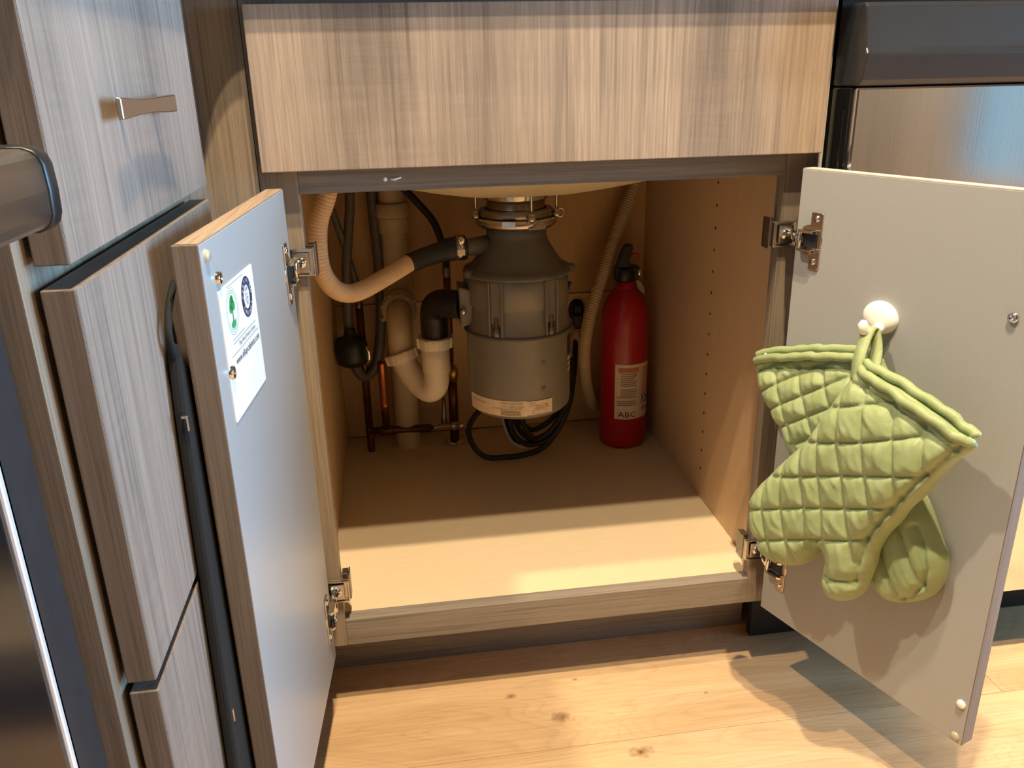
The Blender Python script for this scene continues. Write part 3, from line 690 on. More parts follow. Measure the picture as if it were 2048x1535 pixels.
t.lathe([(0.0240, 0.535), (0.0265, 0.515), (0.0285, 0.492), (0.0300, 0.478), (0.0300, 0.470), (0.024, 0.4695)], (0.095, 0, 0.4215), 'y', 32)
t.build('tee', M['pvc_old'], ds)
pt = thing('p_trap', (0.12, 0.37, 0.29), 'white plastic U-shaped drain trap with winged nuts hanging below the black elbow', 'pipe')
A = Vector((0.148, 0.355, 0.392)); Bq = Vector((0.0955, 0.405, 0.3560))
jp = spline([(0.148, 0.355, 0.397), (0.148, 0.355, 0.37), (0.148, 0.355, 0.345), (0.1455, 0.357, 0.323), (0.136, 0.366, 0.3105), (0.122, 0.380, 0.3150), (0.109, 0.392, 0.3290), (0.1005, 0.400, 0.3430), (0.0965, 0.404, 0.3570)], 8)
MB().tube(jp, 0.0205, 28).build('trap_bend', M['pvc'], pt)
MB().lathe([(0.0205, 0.345), (0.0222, 0.346), (0.0222, 0.398), (0.019, 0.398)], (0.148, 0.355, 0), 'z', 32).build('trap_socket', M['pvc'], pt)
def nut(cn, axis, r=0.0275, h=0.017, wings=8, mat='pvc'):
    ax = Vector(axis).normalized(); e1 = ax.orthogonal().normalized(); e2 = ax.cross(e1); cn = Vector(cn)
    T = lambda x, y, z: tuple(cn + e1 * x + e2 * y + ax * z)
    mb = MB().lathe([(0.0208, -h / 2), (r - .002, -h / 2), (r - .0005, -h / 2 + .002), (r + .0006, h / 2 - .001), (r - .001, h / 2), (0.0212, h / 2)], n=32, T=T)
    for k in range(wings):
        a = 2 * pi * (k + .35) / wings; big = 0.0055 if k % 4 == 0 else 0.0022
        mb.box(r - .003, r + big, -0.0026, 0.0026, -h / 2 + .002, h / 2, T=lambda x, y, z, a=a: T(x * cos(a) - y * sin(a), x * sin(a) + y * cos(a), z))
    return mb.build('slip_nut', M[mat], pt, bevel=0.0007, seg=1)
nut((0.148, 0.355, 0.3955), (0, 0, 1), 0.0280, 0.0185)
nut((0.0960, 0.4045, 0.3580), (-0.28, 0.22, 0.93), 0.0275)
up = spline([(0.0960, 0.4045, 0.352), (0.0935, 0.4075, 0.375), (0.0935, 0.413, 0.400), (0.0938, 0.428, 0.418), (0.0945, 0.450, 0.4215), (0.095, 0.490, 0.4215)], 8)
MB().tube(up, 0.0200, 28).build('wall_bend', M['pvc_old'], pt)
nut((0.0945, 0.463, 0.4215), (0, 1, 0), 0.0282, 0.014, mat='pvc_old')
eb = MB().tube(spline([(GX - 0.083, GY + .004, 0.4655), (GX - 0.100, GY + .016, 0.4655), (GX - 0.1125, GY + .030, 0.4635), (GX - 0.1220, GY + .044, 0.4560), (GX - 0.1250, GY + .0525, 0.4430), (GX - 0.1255, GY + .055, 0.425), (GX - 0.1255, GY + .055, 0.400)], 8), [0.0215] * 49, 26)
tag(eb.build('drain_elbow', M['black_plastic']), 'black plastic drain elbow from the disposal down into the white trap', 'pipe')

# ------------------------------------------------------------------ hoses
h1 = thing('dishwasher_drain_hose', (0.02, 0.14, 0.53), 'cream corrugated hose looping from the left stile to the black rubber connector', 'hose')
corrugated(MB(), [(0.030, 0.125, 0.700), (0.0195, 0.12, 0.659), (0.0070, 0.12, 0.628), (0.0028, 0.12, 0.596), (0.0045, 0.124, 0.566), (0.0150, 0.138, 0.5415), (0.0300, 0.156, 0.5290), (0.0480, 0.178, 0.5265), (0.0800, 0.222, 0.5325), (0.1120, 0.262, 0.5410), (0.1220, 0.271, 0.5440)], 0.0122).build('corrugated_tube', M['hose'], h1)
MB().tube(spline([(0.1150, 0.264, 0.5415), (0.1400, 0.2765, 0.5475), (0.1650, 0.286, 0.5520), (0.1800, 0.2885, 0.5545), (0.1970, 0.291, 0.5553)], 6), [0.0140] * 8 + [0.0146] * 6 + [0.0172] * 11, 22).build('rubber_connector', M['black_rubber'], h1)
k = MB().lathe([(0.0176, -0.006), (0.0185, -0.006), (0.0185, 0.006), (0.0176, 0.006)], n=30, T=lambda x, y, z: (0.189 + z, 0.29 + x, 0.5553 + y))
k.box(0.1835, 0.1945, 0.2700, 0.2745, 0.5475, 0.5560)
cl = k.build('hose_clamp', M['steel'], h1)
k = MB().lathe([(1e-5, -0.010), (0.0030, -0.010), (0.0055, -0.009), (0.0058, 0.002), (1e-5, 0.002)], n=18, T=lambda x, y, z: (0.1895 + x, 0.2745 + z, 0.5690 + y)).box(0.1890, 0.1900, 0.2635, 0.2642, 0.5650, 0.5730)
k.build('clamp_screw', M['chrome'], h1)
h2 = corrugated(MB(), [(0.5400, 0.552, 0.700), (0.5330, 0.550, 0.640), (0.5220, 0.545, 0.6000), (0.4880, 0.525, 0.5265), (0.4600, 0.505, 0.4620), (0.4310, 0.485, 0.3890), (0.4200, 0.480, 0.3230), (0.4260, 0.495, 0.2600), (0.4430, 0.520, 0.2110), (0.4620, 0.545, 0.1860), (0.500, 0.557, 0.170)], 0.0118, 0.0045).build('drain_hose', M['hose_grey'])
tag(h2, 'long pale corrugated hose slanting down the back wall beside the extinguisher', 'hose')
def braided(name, pts, r, label, mat='braid', fit=None):
    t = thing(name, pts[0], label, 'hose', 'grey supply lines on the back wall')
    MB().tube(spline(pts, 10), r, 12).build('tube', M[mat], t)
    if fit:
        p, r2, h = fit
        MB().lathe([(1e-5, h), (r2 * .6, h), (r2 * .6, h * .6), (r2, h * .55), (r2, -h * .4), (r2 * .8, -h), (1e-5, -h)], p, 'z', 12).build('coupling_nut', M['steel_dark'], t)
    return t
braided('supply_line', [(-0.012, 0.50, 0.68), (-0.0080, 0.50, 0.610), (0.0075, 0.50, 0.5455), (0.0170, 0.505, 0.500), (0.0255, 0.515, 0.455), (0.0262, 0.52, 0.425)], 0.0058, 'leftmost thin grey supply line crossing another in front of the back wall', fit=((0.0262, 0.52, 0.419), 0.0062, 0.012))
braided('supply_line', [(0.030, 0.505, 0.68), (0.0270, 0.505, 0.600), (0.0180, 0.50, 0.5350), (0.0120, 0.495, 0.490), (0.0085, 0.49, 0.43), (0.0070, 0.483, 0.375)], 0.0080, 'grey supply line running down into the round black valve')
braided('supply_line', [(0.060, 0.535, 0.68), (0.0620, 0.535, 0.600), (0.0655, 0.53, 0.500), (0.0640, 0.53, 0.420), (0.0590, 0.53, 0.365), (0.0500, 0.525, 0.316), (0.0340, 0.515, 0.292), (0.0200, 0.505, 0.296), (0.0110, 0.495, 0.320)], 0.0092, 'thick dark grey supply line curling left beside the white drain pipe')
braided('supply_line', [(0.100, 0.50, 0.635), (0.1320, 0.495, 0.600), (0.1620, 0.485, 0.5625), (0.1765, 0.475, 0.515), (0.1785, 0.47, 0.485)], 0.0062, 'dark thin supply line arching down behind the black rubber connector', 'black_rubber', ((0.1785, 0.47, 0.482), 0.0068, 0.013))
def vpipe(name, x, y, z0, z1, r, mat, label):
    o = MB().tube([(x, y, z0), (x, y, (z0 + z1) / 2), (x, y, z1)], r, 14).build(name, M[mat]); return tag(o, label, 'pipe', 'copper pipes behind the trap')
vv = thing('shutoff_valve', (0.010, 0.475, 0.356), 'round black plastic valve body on the back wall at far left', 'valve')
MB().lathe([(1e-5, 0.325), (0.018, 0.3255), (0.0265, 0.331), (0.0280, 0.340), (0.0280, 0.362), (0.0255, 0.372), (0.012, 0.377), (0.009, 0.39)], (0.0095, 0.475, 0), 'z', 28).build('valve_cap', M['black_plastic'], vv)
MB().tube([(0.034, 0.462, 0.362), (0.0385, 0.464, 0.352), (0.0385, 0.466, 0.338), (0.0345, 0.468, 0.328)], [0.0018, 0.004, 0.0042, 0.0055], 10).build('bail_clip', M['chrome'], vv)
cm = thing('copper_manifold', (0.06, 0.52, Z1), 'copper pipe run low on back wall ending in a small chrome stop valve', 'pipe')
MB().tube([(0.0262, 0.52, 0.415), (0.0262, 0.52, 0.30), (0.0262, 0.52, 0.1885)], 0.0068, 14).build('riser', M['copper_dark'], cm)
MB().tube([(0.0570, 0.515, 0.185), (0.0570, 0.515, 0.225), (0.0570, 0.515, 0.232)], 0.0068, 14).build('riser', M['copper_dark'], cm)
MB().lathe([(1e-5, 0.314), (0.0070, 0.3135), (0.0074, 0.311), (0.0074, 0.236), (0.0082, 0.235), (0.0082, 0.226), (0.0068, 0.225)], (0.0570, 0.515, 0), 'z', 18).build('capped_riser', M['copper'], cm, label='bright copper air-chamber stub')
MB().tube([(0.0190, 0.52, 0.1805), (0.07, 0.519, 0.180), (0.1390, 0.515, 0.1800)], 0.0070, 16).build('crossbar', M['copper_dark'], cm)
MB().lathe([(0.0070, 0), (0.0088, 0.001), (0.0088, 0.022), (0.0070, 0.023)], (0.045, 0.5175, 0.1803), 'x', 16).build('fitting', M['copper_dark'], cm)
MB().lathe([(0.0068, 0.142), (0.0068, Z1), ], (0.0262, 0.52, 0), 'z', 14).lathe([(0.0068, Z1 - .002), (0.0068, 0.19)], (0.0262, 0.52, 0), 'z', 14).build('riser', M['copper_dark'], cm)
MB().tube([(0.139, 0.515, 0.180), (0.150, 0.514, 0.1805), (0.172, 0.512, 0.181)], [0.003, 0.003, 0.003], 10).build('stem', M['steel'], cm)
MB().lathe([(1e-5, 0), (0.005, 0), (0.0062, 0.001), (0.0062, 0.024), (0.0085, 0.025), (0.0085, 0.031), (0.0065, 0.032), (0.0065, 0.040), (1e-5, 0.041)], (0.152, 0.51, 0.1825), 'x', 14).build('stop_valve', M['steel'], cm)
MB().ball((0.1945, 0.503, 0.1845), 0.0062, 12, 8, (1, 1, 1.2)).build('valve_handle', M['chrome'], cm)
MB().tube([(0.163, 0.515, 0.186), (0.163, 0.516, 0.200), (0.164, 0.517, 0.212), (0.164, 0.517, 0.236)], [0.0062, 0.005, 0.0042, 0.0030], 10).build('valve_outlet', M['steel_dark'], cm)
pr = thing('riser_pipe', (0.1825, 0.535, Z1), 'dark vertical pipe with a shiny brass ball valve right of the white trap', 'pipe')
MB().tube([(0.1825, 0.535, Z1), (0.1828, 0.535, 0.22), (0.1830, 0.535, 0.262)], 0.0086, 14).build('pipe', M['copper_dark'], pr)
MB().ball((0.1850, 0.532, 0.2775), 0.0125, 18, 12, (0.8, 0.9, 1.5)).build('valve_ball', M['brass'], pr)
MB().tube([(0.1785, 0.525, 0.290), (0.1790, 0.50, 0.315), (0.1785, 0.480, 0.36), (0.1785, 0.472, 0.42), (0.1785, 0.47, 0.470)], 0.0062, 12).build('tube', M['copper_dark'], pr)
MB().lathe([(0.0086, 0.1450), (0.020, 0.1455), (0.021, 0.1435)], (0.1825, 0.535, 0), 'z', 24).build('escutcheon', M['chrome'], pr)

# ------------------------------------------------------------------ power cord, plug, outlet
ou = thing('outlet_box', (0.427, 0.585, 0.37), 'small dark outlet recess in the back panel behind the disposal', 'outlet')
ol = [(0.0135 * cos(a) * 1.15, 0.0215 * sin(a)) for a in [2 * pi * k / 24 for k in range(24)]]
MB().prism(ol, DB - .0028, DB - .0018, T=lambda p, q, h: (0.427 + p, h, 0.3705 + q)).build('opening', M['ink'], ou)
fr = MB().tube([(0.427 + 1.22 * x, DB - .003, 0.3705 + 1.12 * z) for x, z in ol] + [(0.427 + 1.22 * ol[0][0], DB - .003, 0.3705)], 0.0022, 8, cap=False); fr.build('rim', M['paper_cream'], ou)
pc = thing('power_cord', (0.32, 0.42, Z1), 'black power cord coiled on the cabinet floor below the disposal', 'cord')
zf = Z1 + 0.002
MB().tube(spline([(0.245, 0.345, 0.306), (0.228, 0.365, 0.280), (0.206, 0.40, 0.238), (0.200, 0.42, 0.205), (0.211, 0.425, 0.172), (0.232, 0.425, zf + .008), (0.265, 0.428, zf + .004), (0.300, 0.43, zf + .005), (0.335, 0.43, zf + .017), (0.362, 0.432, 0.195), (0.378, 0.44, 0.225), (0.388, 0.455, 0.255)], 8), 0.0050, 12).build('strand', M['black_rubber'], pc)
for dx, dz, dy, top in ((0.0, 0.0, 0.0, 0.268), (0.009, 0.006, 0.010, 0.275), (0.018, 0.013, -0.006, 0.28), (-0.007, -0.004, 0.016, 0.272), (0.012, 0.02, 0.02, 0.29)):
    MB().tube(spline([(0.268 + dx, 0.385 + dy, 0.300), (0.270 + dx, 0.40 + dy, 0.235 + dz), (0.282 + dx, 0.415 + dy, 0.195 + dz), (0.305 + dx * .6, 0.425 + dy, zf + .027 + dz), (0.330, 0.43 + dy, zf + .026 + dz), (0.352 - dx * .3, 0.432 + dy, 0.182 + dz * 1.0), (0.372 - dx * .5, 0.438 + dy, 0.207 + dz * .5), (0.388 - dx * .5, 0.452 + dy, 0.240), (0.396 - dx * .4, 0.47 + dy * .7, top), (0.402, 0.50, 0.300)], 8), 0.0047, 10).build('strand', M['black_rubber'], pc)
MB().tube(spline([(0.396, 0.47, 0.262), (0.408, 0.51, 0.283), (0.4155, 0.54, 0.300), (0.4200, 0.556, 0.318)], 6), 0.0052, 12).build('lead', M['black_rubber'], pc)
MB().tube([(0.4195, 0.555, 0.303), (0.4225, 0.560, 0.320), (0.4255, 0.565, 0.336)], [0.0098, 0.0082, 0.0062], 14).build('plug_sleeve', M['paper_cream'], pc)
MB().box(0.4180, 0.4350, 0.555, DB - .003, 0.340, 0.3690).box(0.4195, 0.4350, 0.562, DB - .003, 0.366, 0.386).build('plug', M['black_plastic'], pc, bevel=0.004)
MB().tube(spline([(0.258, 0.405, 0.292), (0.259, 0.41, 0.24), (0.266, 0.415, 0.205), (0.280, 0.42, 0.178), (0.300, 0.423, 0.166)], 6), [0.0025] * 25, 8).build('cord_tag', M['ink_grey'], pc)

# ------------------------------------------------------------------ fire extinguisher
EX, EY = 0.4925, 0.478
fe = thing('fire_extinguisher', (EX, EY, Z1), 'red fire extinguisher with cream ABC label in the right back corner', 'fire extinguisher')
zb = Z1 - .002
MB().lathe([(1e-4, zb + .004), (0.034, zb + .003), (0.036, zb), (0.0405, zb + .002), (0.0425, zb + .008), (0.0425, 0.378), (0.0415, 0.392), (0.0380, 0.407), (0.0320, 0.419), (0.0240, 0.429), (0.0185, 0.4345), (0.0170, 0.437), (0.0170, 0.4475), (1e-4, 0.448)], (EX, EY, 0), 'z', 48).build('cylinder', M['red'], fe)
hd = MB().lathe([(1e-4, 0.4465), (0.0150, 0.4465), (0.0195, 0.450), (0.0195, 0.466), (0.0150, 0.472), (1e-4, 0.473)], (EX - .003, EY, 0), 'z', 20)
hd.box(EX - 0.020, EX + 0.0215, EY - .012, EY + .012, 0.4545, 0.4725).build('valve_head', M['black_plastic'], fe, bevel=0.002)
MB().prism([(-0.019, 0.470), (0.007, 0.470), (0.004, 0.482), (0.0055, 0.493), (0.0090, 0.503), (0.0085, 0.511), (-0.0035, 0.511), (-0.0085, 0.500), (-0.0150, 0.486)], -0.009, 0.009, T=lambda p, q, h: (EX + p, EY + h, q)).build('lever', M['black_plastic'], fe, bevel=0.002)
MB().tube(spline([(EX + 0.004, EY, 0.4905), (EX + 0.012, EY - .001, 0.4935), (EX + 0.0195, EY - .002, 0.4915), (EX + 0.0200, EY - .002, 0.4885)], 5), 0.0024, 8).build('pull_pin', M['red'], fe)
MB().lathe([(1e-5, 0.0235), (0.0085, 0.0235), (0.0095, 0.0225), (0.0095, 0.019), (0.008, 0.018)], (EX, EY - .004, 0.462), 'x', 22).build('gauge', M['chrome'], fe)
MB().prism([(0.0168, 0.4470), (0.0225, 0.4470), (0.0330, 0.4330), (0.0330, 0.4220), (0.0205, 0.4330)], -0.004, 0.004, T=lambda p, q, h: (EX + p, EY + h, q)).build('bracket_tab', M['steel_dark'], fe)
def ew(off, rot=radians(22)):
    r = 0.0425
    return lambda u, v: (EX + (r + off) * sin(u / r + rot), EY - (r + off) * cos(u / r + rot), v)
lb = strip(MB(), 0, 0, -0.0430, 0.045, 0.2010, 0.3050, 0, 24, W=ew(0.0005)); lb.build('label', M['paper_cream'], fe)
tx = MB(); put_text(tx, 'ABC', 0.0150, lambda x, y: ew(0.0010)(-0.0365 + x, 0.2050 + y), 0.0330)
strip(tx, 0, 0, 0.0035, 0.0038, 0.202, 0.303, 0, 1, W=ew(0.001))
tx.build('label_lettering', M['ink'], fe)
tx = MB()
for i in range(17):
    v = 0.2275 + i * 0.0037
    if i in (3, 9): continue
    strip(tx, 0, 0, -0.0385 + (0.006 if i > 4 else 0), -0.002 - random.random() * .008, v, v + 0.0017, 0, 6, W=ew(0.001))
tx.build('printed_lines', M['ink_brown'], fe, kind='stuff')
tx = strip(MB(), 0, 0, -0.0370, 0.001, 0.2905, 0.2990, 0, 8, W=ew(0.001))
for i in range(9): strip(tx, 0, 0, 0.008, 0.0300, 0.250 + i * 0.0055, 0.2525 + i * 0.0055, 0, 6, W=ew(0.001))
tx.build('printed_lines', M['ink_red'], fe, kind='stuff')
tx = MB()
for v0, v1 in ((0.2295, 0.2310), (0.2450, 0.2465)): strip(tx, 0, 0, 0.0075, 0.0300, v0, v1, 0, 8, W=ew(0.001))
for u in (0.0075, 0.0180, 0.0290): strip(tx, 0, 0, u, u + .0014, 0.2295, 0.2465, 0, 2, W=ew(0.001))
strip(tx, 0, 0, 0.0105, 0.0135, 0.234, 0.243, 0, 2, W=ew(0.0012)); strip(tx, 0, 0, 0.0205, 0.0260, 0.236, 0.241, 0, 2, W=ew(0.0012))
put_text(tx, 'fire', 0.016, lambda x, y: ew(0.001)(0.0095 + x, 0.2125 + y), 0.020)
tx.build('label_pictogram', M['ink_navy'], fe)

# ------------------------------------------------------------------ hook and oven mitts on the right door
hk = thing('adhesive_hook', TR(0.130, 0, 0.545), 'round white stick-on hook high on the right door inner face', 'hook')
T = lambda s, z, o: TR(s, o, z)
MB().lathe([(1e-5, 0.0105), (0.008, 0.0102), (0.0145, 0.0085), (0.0185, 0.0055), (0.0200, 0.002), (0.0200, 0)], n=40, T=lambda x, y, h: TR(0.1230 + x * 1.02, h, 0.5445 + y * .86)).build('base_disc', M['white_gloss'], hk)
MB().tube([TR(0.1290, 0.006, 0.5380), TR(0.1285, 0.014, 0.5335), TR(0.1275, 0.022, 0.5325), TR(0.1265, 0.029, 0.5360), TR(0.1262, 0.0315, 0.5430), TR(0.1263, 0.0305, 0.5470)], [0.0058, 0.0055, 0.0052, 0.0052, 0.0050, 0.0025], 16).build('prong', M['white_gloss'], hk)

# --- quilted mitt: outline polygon in (s,z), puffed to thickness, quilting pressed in
def inside(p, poly):
    x, y = p; c = False; j = len(poly) - 1
    for i in range(len(poly)):
        xi, yi = poly[i]; xj, yj = poly[j]
        if (yi > y) != (yj > y) and x < (xj - xi) * (y - yi) / (yj - yi) + xi: c = not c
        j = i
    return c
def near(p, segs):
    best = 1e9; q = None; x, y = p
    for (ax, ay), (bx, by) in segs:
        dx, dy = bx - ax, by - ay; L = dx * dx + dy * dy
        t = 0 if L == 0 else max(0, min(1, ((x - ax) * dx + (y - ay) * dy) / L))
        px, py = ax + t * dx, ay + t * dy; d = (x - px) ** 2 + (y - py) ** 2
        if d < best: best = d; q = (px, py)
    return sqrt(best), q
def smooth_poly(pts, sharp, n=4):
    out = []; N = len(pts)
    for i in range(N):
        p1, p2 = pts[i], pts[(i + 1) % N]
        p0 = pts[(i - 1) % N] if i not in sharp else p1; p3 = pts[(i + 2) % N] if (i + 1) % N not in sharp else p2
        for k in range(n):
            t = k / n
            out.append(tuple(0.5 * (2 * p1[a] + (-p0[a] + p2[a]) * t + (2 * p0[a] - 5 * p1[a] + 4 * p2[a] - p3[a]) * t * t + (-p0[a] + 3 * p1[a] - 3 * p2[a] + p3[a]) * t ** 3) for a in (0, 1)))
    return out
def polyseg(lines): return [(a, b) for l in lines for a, b in zip(l, l[1:])]
def mitt(name, pts, sharp, quilt, seam, o0, thick, cuff, label, cell=0.0021, tilt=(0, 0, 0), cuffr=0.0052):
    poly = smooth_poly(pts, sharp); segs = [(poly[i], poly[(i + 1) % len(poly)]) for i in range(len(poly))]
    cuffseg = polyseg([cuff]); qs = polyseg(quilt); ss = polyseg([seam]) if seam else []
    x0 = min(p[0] for p in poly); x1 = max(p[0] for p in poly); z0 = min(p[1] for p in poly); z1 = max(p[1] for p in poly)
    nx, nz = int((x1 - x0) / cell) + 3, int((z1 - z0) / cell) + 3
    idx = {}; P = []; D = []; cells = []
    ins = [[inside((x0 + (i - .5) * cell, z0 + (j - .5) * cell), poly) for j in range(nz)] for i in range(nx)]
    for i in range(nx):
        for j in range(nz):
            if ins[i][j]:
                q = []
                for a, b in ((i, j), (i + 1, j), (i + 1, j + 1), (i, j + 1)):
                    if (a, b) not in idx:
                        idx[(a, b)] = len(P); P.append((x0 + (a - 1) * cell, z0 + (b - 1) * cell))
                    q.append(idx[(a, b)])
                cells.append(q)
    cnt = [0] * len(P); sides = {}
    for q in cells:
        for v in q: cnt[v] += 1
    F = []
    for k, p in enumerate(P):
        d, q = near(p, segs)
        if cnt[k] < 4: P[k] = q; d = 0.0
        F.append(d)
    front = []; back = []
    for k, p in enumerate(P):
        d = F[k]; dc, _ = near(p, cuffseg)
        w = min(1.0, d / 0.030); puff = sqrt(max(0.0, 1 - (1 - w) ** 2))
        dcw = min(1.0, dc / 0.06); 
        lip = min(1.0, dc / 0.05)
        if dc < 0.03:                                   # the cuff end stays open: full thickness instead of a round edge
            wd = min(1.0, max(0.0, min(near(p, [s for s in segs if min(near(s[0], cuffseg)[0], near(s[1], cuffseg)[0]) > 0.004])[0], 1) / 0.03))
            puff2 = sqrt(max(0, 1 - (1 - wd) ** 2)); puff = puff * (dc / 0.03) + puff2 * 0.55 * (1 - dc / 0.03)
        h = thick * (0.62 + 0.38 * dcw) * puff if dc >= 0 else 0
        dq = near(p, qs)[0] if qs else 1.0
        groove = 0.0036 * math.exp(-(dq / 0.0017) ** 2) + 0.0030 * math.exp(-(dq / 0.0085) ** 2)
        ph = (p[0] * 0.85 + p[1] * 0.55) * 520 + 2.2 * sin(p[0] * 71 + p[1] * 33) + 1.7 * sin(p[1] * 97 - p[0] * 41)
        groove -= 0.0019 * max(0.0, sin(ph)) * min(1.0, dq / 0.006) * (0.5 + 0.5 * sin(p[0] * 131 + 1.3) * sin(p[1] * 119))
        if ss:
            groove += 0.0075 * math.exp(-(near(p, ss)[0] / 0.0026) ** 2) if d > 0.003 else 0
        bandg = 0.0042 * math.exp(-((dc - 0.0135) / 0.0020) ** 2)
        e = min(1.0, d / 0.010)
        fh = h + 0.0035 * min(1, d / 0.008) - (groove * e) - bandg * e
        sk = tilt[0] + tilt[1] * (p[0] - 0.15) + tilt[2] * (p[1] - 0.38)
        front.append((p[0], o0 + sk + max(fh, 0.0)))
        back.append((p[0], o0 + sk - 0.55 * h * 0.5 - 0.001))
    n = len(P); mb = MB()
    edge = [k for k in range(n)]
    vs = [TR(front[k][0], front[k][1], P[k][1]) for k in range(n)] + [TR(back[k][0], back[k][1], P[k][1]) for k in range(n)]
    ec = {}
    for q in cells:
        for a, b in zip(q, q[1:] + q[:1]): ec[(a, b)] = ec.get((a, b), 0) + 1
    rim = [(a, b) for (a, b) in ec if (b, a) not in ec]
    fs = [tuple(q) for q in cells] + [tuple(n + v for v in q[::-1]) for q in cells] + [(b, a, n + a, n + b) for a, b in rim]
    mb.add(vs, fs, True)
    cx = sum(p[0] for p in poly) / len(poly); cz = sum(p[1] for p in poly) / len(poly)
    t = thing(name, TR(cx, o0, cz), label, 'oven mitt', 'green oven mitts on the hook')
    body = mb.build('mitt_body', M['fabric'], t)
    sm = body.modifiers.new('smooth', 'SMOOTH'); sm.iterations = 1; sm.factor = 0.35
    # bound cuff: front lip and back lip
    cp = smooth_line(cuff, 6)
    for nm, du, off in (('front_binding', 0.0, 0.62), ('back_binding', 0.0065, 0.10)):
        path = []
        for k, (s, z) in enumerate(cp):
            u = k / (len(cp) - 1); bow = (sin(pi * u) ** 0.6) * thick * off * (1 if off > .3 else 0.6)
            sk = tilt[0] + tilt[1] * (s - 0.15) + tilt[2] * (z - 0.38)
            wob = 0.0008 * sin(k * 1.7) + 0.0006 * sin(k * 0.9 + 1)
            path.append(TR(s + du * cuffdir(cuff)[0] + wob, o0 + sk + bow, z + du * cuffdir(cuff)[1] + wob))
        MB().tube(path, [cuffr * (0.94 + 0.06 * sin(k * 2.1)) * (0.35 if k in (0, len(path) - 1) else 0.8 if k in (1, len(path) - 2) else 1) for k in range(len(path))], 12).build(nm, M['fabric'], t)
    return t
def smooth_line(pts, n):
    return [(q.x, q.y) for q in spline([(a, b, 0) for a, b in pts], n)]
def cuffdir(cuff):
    a, b = cuff[0], cuff[-1]; dx, dz = b[0] - a[0], b[1] - a[1]; L = sqrt(dx * dx + dz * dz); return (-dz / L, dx / L) if dx / L > 0 else (dz / L, -dx / L)
FRONT = [(0.1378, 0.5035), (0.1455, 0.5038), (0.1699, 0.4986), (0.1951, 0.4943), (0.2156, 0.4881), (0.2354, 0.4821), (0.2549, 0.4746), (0.2672, 0.4689), (0.2700, 0.4653), (0.268, 0.4610), (0.2615, 0.4540), (0.2521, 0.4408), (0.238, 0.4139), (0.2293, 0.3964), (0.2181, 0.3792), (0.209, 0.3584), (0.199, 0.3408), (0.1913, 0.3197), (0.1897, 0.3013), (0.1859, 0.2814), (0.1816, 0.2631), (0.1742, 0.2495), (0.1615, 0.2372), (0.1468, 0.2355), (0.1352, 0.2455), (0.1307, 0.2596), (0.1325, 0.2747), (0.1294, 0.2847), (0.1257, 0.2875), (0.1204, 0.2788), (0.1138, 0.2694), (0.1025, 0.2537), (0.0876, 0.2418), (0.0684, 0.2362), (0.0478, 0.2365), (0.0345, 0.2474), (0.0234, 0.2647), (0.0164, 0.2866), (0.0176, 0.3046), (0.0261, 0.3231), (0.0388, 0.3406), (0.0606, 0.3708), (0.0837, 0.4001), (0.0983, 0.4252), (0.1137, 0.4558), (0.1284, 0.4849), (0.1351, 0.4988)]
QF = [[(0.105, 0.4487), (0.1614, 0.4728), (0.1893, 0.4822)], [(0.083, 0.4010), (0.0957, 0.4069), (0.1691, 0.4359), (0.2278, 0.4629)], [(0.052, 0.3465), (0.0707, 0.3554), (0.1467, 0.3898), (0.2063, 0.4139), (0.236, 0.4250)],
      [(0.0207, 0.2898), (0.1054, 0.3329), (0.1585, 0.3565), (0.1879, 0.3702), (0.205, 0.377)], [(0.0351, 0.2553), (0.0904, 0.2847), (0.1343, 0.307), (0.1703, 0.3241), (0.186, 0.333)],
      [(0.136, 0.262), (0.150, 0.266), (0.178, 0.2765)],
      [(0.0402, 0.3412), (0.0471, 0.3059), (0.06, 0.2705), (0.0733, 0.2427)], [(0.0651, 0.374), (0.075, 0.3211), (0.088, 0.2822), (0.098, 0.258)], [(0.0852, 0.3985), (0.0982, 0.3682), (0.1079, 0.334), (0.114, 0.2978), (0.118, 0.285)],
      [(0.1056, 0.4447), (0.1137, 0.4117), (0.1226, 0.3741), (0.1304, 0.3445), (0.1365, 0.3092), (0.142, 0.28), (0.148, 0.262)], [(0.1275, 0.4800), (0.1398, 0.4216), (0.1518, 0.3866), (0.1601, 0.354), (0.1703, 0.3241), (0.176, 0.30)], [(0.1551, 0.4935), (0.1666, 0.438), (0.1776, 0.4018), (0.1878, 0.3711), (0.192, 0.355)], [(0.1880, 0.4873), (0.2, 0.4467), (0.208, 0.4166), (0.214, 0.392)],
      [(0.2225, 0.475), (0.231, 0.445), (0.234, 0.425)]]
SEAM = [(0.2590, 0.4640), (0.245, 0.4410), (0.2300, 0.4170), (0.2110, 0.3840), (0.1980, 0.3600), (0.1850, 0.3330), (0.1800, 0.3000), (0.1760, 0.2700)]
CUFF_F = [(0.1378, 0.5025), (0.1699, 0.4976), (0.2156, 0.4871), (0.2549, 0.4736), (0.2672, 0.4679)]
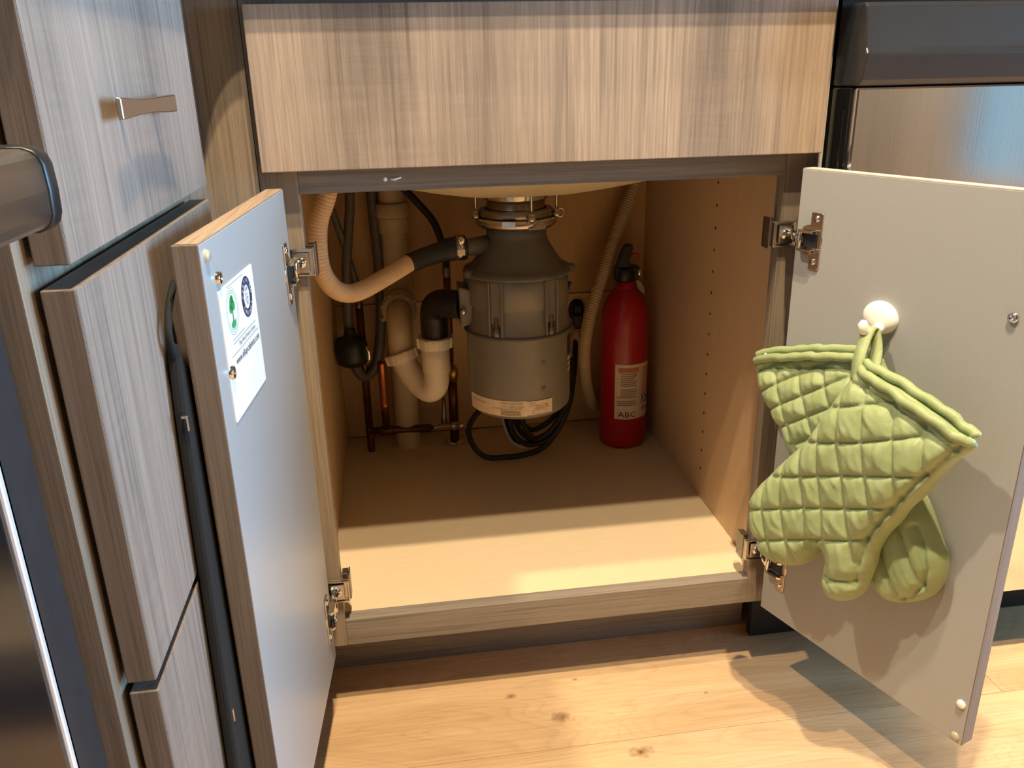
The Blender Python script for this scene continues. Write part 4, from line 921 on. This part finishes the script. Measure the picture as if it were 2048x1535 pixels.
BACK = [(-0.0368, 0.4516), (-0.0327, 0.4563), (-0.0113, 0.4669), (0.0319, 0.4814), (0.0719, 0.4936), (0.1151, 0.5024), (0.1382, 0.5049), (0.1533, 0.4828), (0.1696, 0.4483), (0.1906, 0.4097), (0.2089, 0.3807), (0.2182, 0.3685), (0.2267, 0.354), (0.2352, 0.3395), (0.2421, 0.3285), (0.2453, 0.3155), (0.245, 0.3004), (0.239, 0.2818), (0.227, 0.2658), (0.2117, 0.2532), (0.1949, 0.2465), (0.1805, 0.2496), (0.1699, 0.2574), (0.1537, 0.2694), (0.1315, 0.2857), (0.1027, 0.309), (0.0723, 0.3376), (0.0381, 0.3661), (0.028, 0.3787), (0.0117, 0.394), (-0.0048, 0.4096), (-0.0217, 0.4254), (-0.0348, 0.4474)]
def px2(pts): return pts
QB = []
for k in range(-2, 9):
    # two diagonal families across the back mitt
    a = (-0.06 + 0.040 * k, 0.50); QB.append([a, (a[0] + 0.19, a[1] - 0.30)])
    b = (0.00 + 0.042 * k, 0.52); QB.append([b, (b[0] - 0.20, b[1] - 0.14)])
    c = (0.24 - 0.0 * k, 0.50 - 0.036 * k)
SEAMB = [(0.214, 0.352), (0.226, 0.335), (0.234, 0.312), (0.232, 0.292), (0.222, 0.272), (0.210, 0.260)]
CUFF_B = [(-0.0348, 0.4540), (-0.0113, 0.4655), (0.0319, 0.4800), (0.0719, 0.4920), (0.1151, 0.5010), (0.1360, 0.5035)]
mb_back = mitt('oven_mitt', BACK, {0, 6, 32}, QB, SEAMB, 0.009, 0.024, CUFF_B, 'green quilted oven mitt behind, against the door, cuff up to the left')
m1 = mitt('oven_mitt', FRONT, {0, 8, 46}, QF, SEAM, 0.042, 0.026, CUFF_F, 'green quilted oven mitt hanging in front, thumb down, cuff up to the right')
# hanging loop of the front mitt over the prong
lp = [TR(0.1400, 0.050, 0.4900), TR(0.1360, 0.045, 0.5080), TR(0.1310, 0.033, 0.5270), TR(0.1290, 0.024, 0.5385), TR(0.1300, 0.017, 0.5370), TR(0.1400, 0.022, 0.5180), TR(0.1480, 0.034, 0.4990)]
lp = spline(lp, 6); vs = []
for i, p in enumerate(lp):
    w = 0.0065; nn = dR * w; vs += [tuple(p - nn), tuple(p + nn)]
mb = MB().add(vs, [(2 * i, 2 * i + 1, 2 * i + 3, 2 * i + 2) for i in range(len(lp) - 1)], True)
lo = mb.build('hanging_loop', M['fabric'], m1); so = lo.modifiers.new('thick', 'SOLIDIFY'); so.thickness = 0.0022
MB().prism([(-0.017, 0.463), (-0.008, 0.4665), (-0.009, 0.470), (-0.014, 0.4715)], 0.017, 0.0185, T=lambda p, q, h: TR(p, h, q)).build('care_tag', M['paper'], mb_back)
# ------------------------------------------------------------------ black bag hanging outside the left door
bgt = thing('shopping_bag', (-0.058, -0.30, 0.3), 'black bag with a loop handle hanging between the left door and the drawers', 'bag')
def bagx(y): return -0.0655 + 0.0
MB().prism([(-0.3330, 0.620), (-0.3240, 0.604), (-0.310, 0.592), (-0.295, 0.583), (-0.16, 0.583), (-0.14, 0.560), (-0.13, 0.20), (-0.373, 0.20), (-0.3630, 0.30), (-0.3480, 0.50), (-0.3420, 0.57)], -0.0655, -0.0565, T=lambda y, z, x: (x, y, z)).build('bag_body', M['bag'], bgt, bevel=0.003)
MB().tube(spline([(-0.061, -0.302, 0.654), (-0.061, -0.3230, 0.6440), (-0.061, -0.3370, 0.6270), (-0.061, -0.3330, 0.6090), (-0.061, -0.3180, 0.595), (-0.061, -0.300, 0.586)], 6), 0.0026, 10).build('loop_handle', M['bag'], bgt)
for y, z in ((-0.345, 0.566), (-0.3555, 0.320)):
    MB().box(-0.0570, -0.0555, y - .0012, y + .0012, z - .009, z + .002).box(-0.060, -0.0552, y - .002, y + .002, z + .001, z + .003).build('snap_clip', M['steel'], bgt, bevel=0.0012)

print('objects', len(bpy.data.objects))
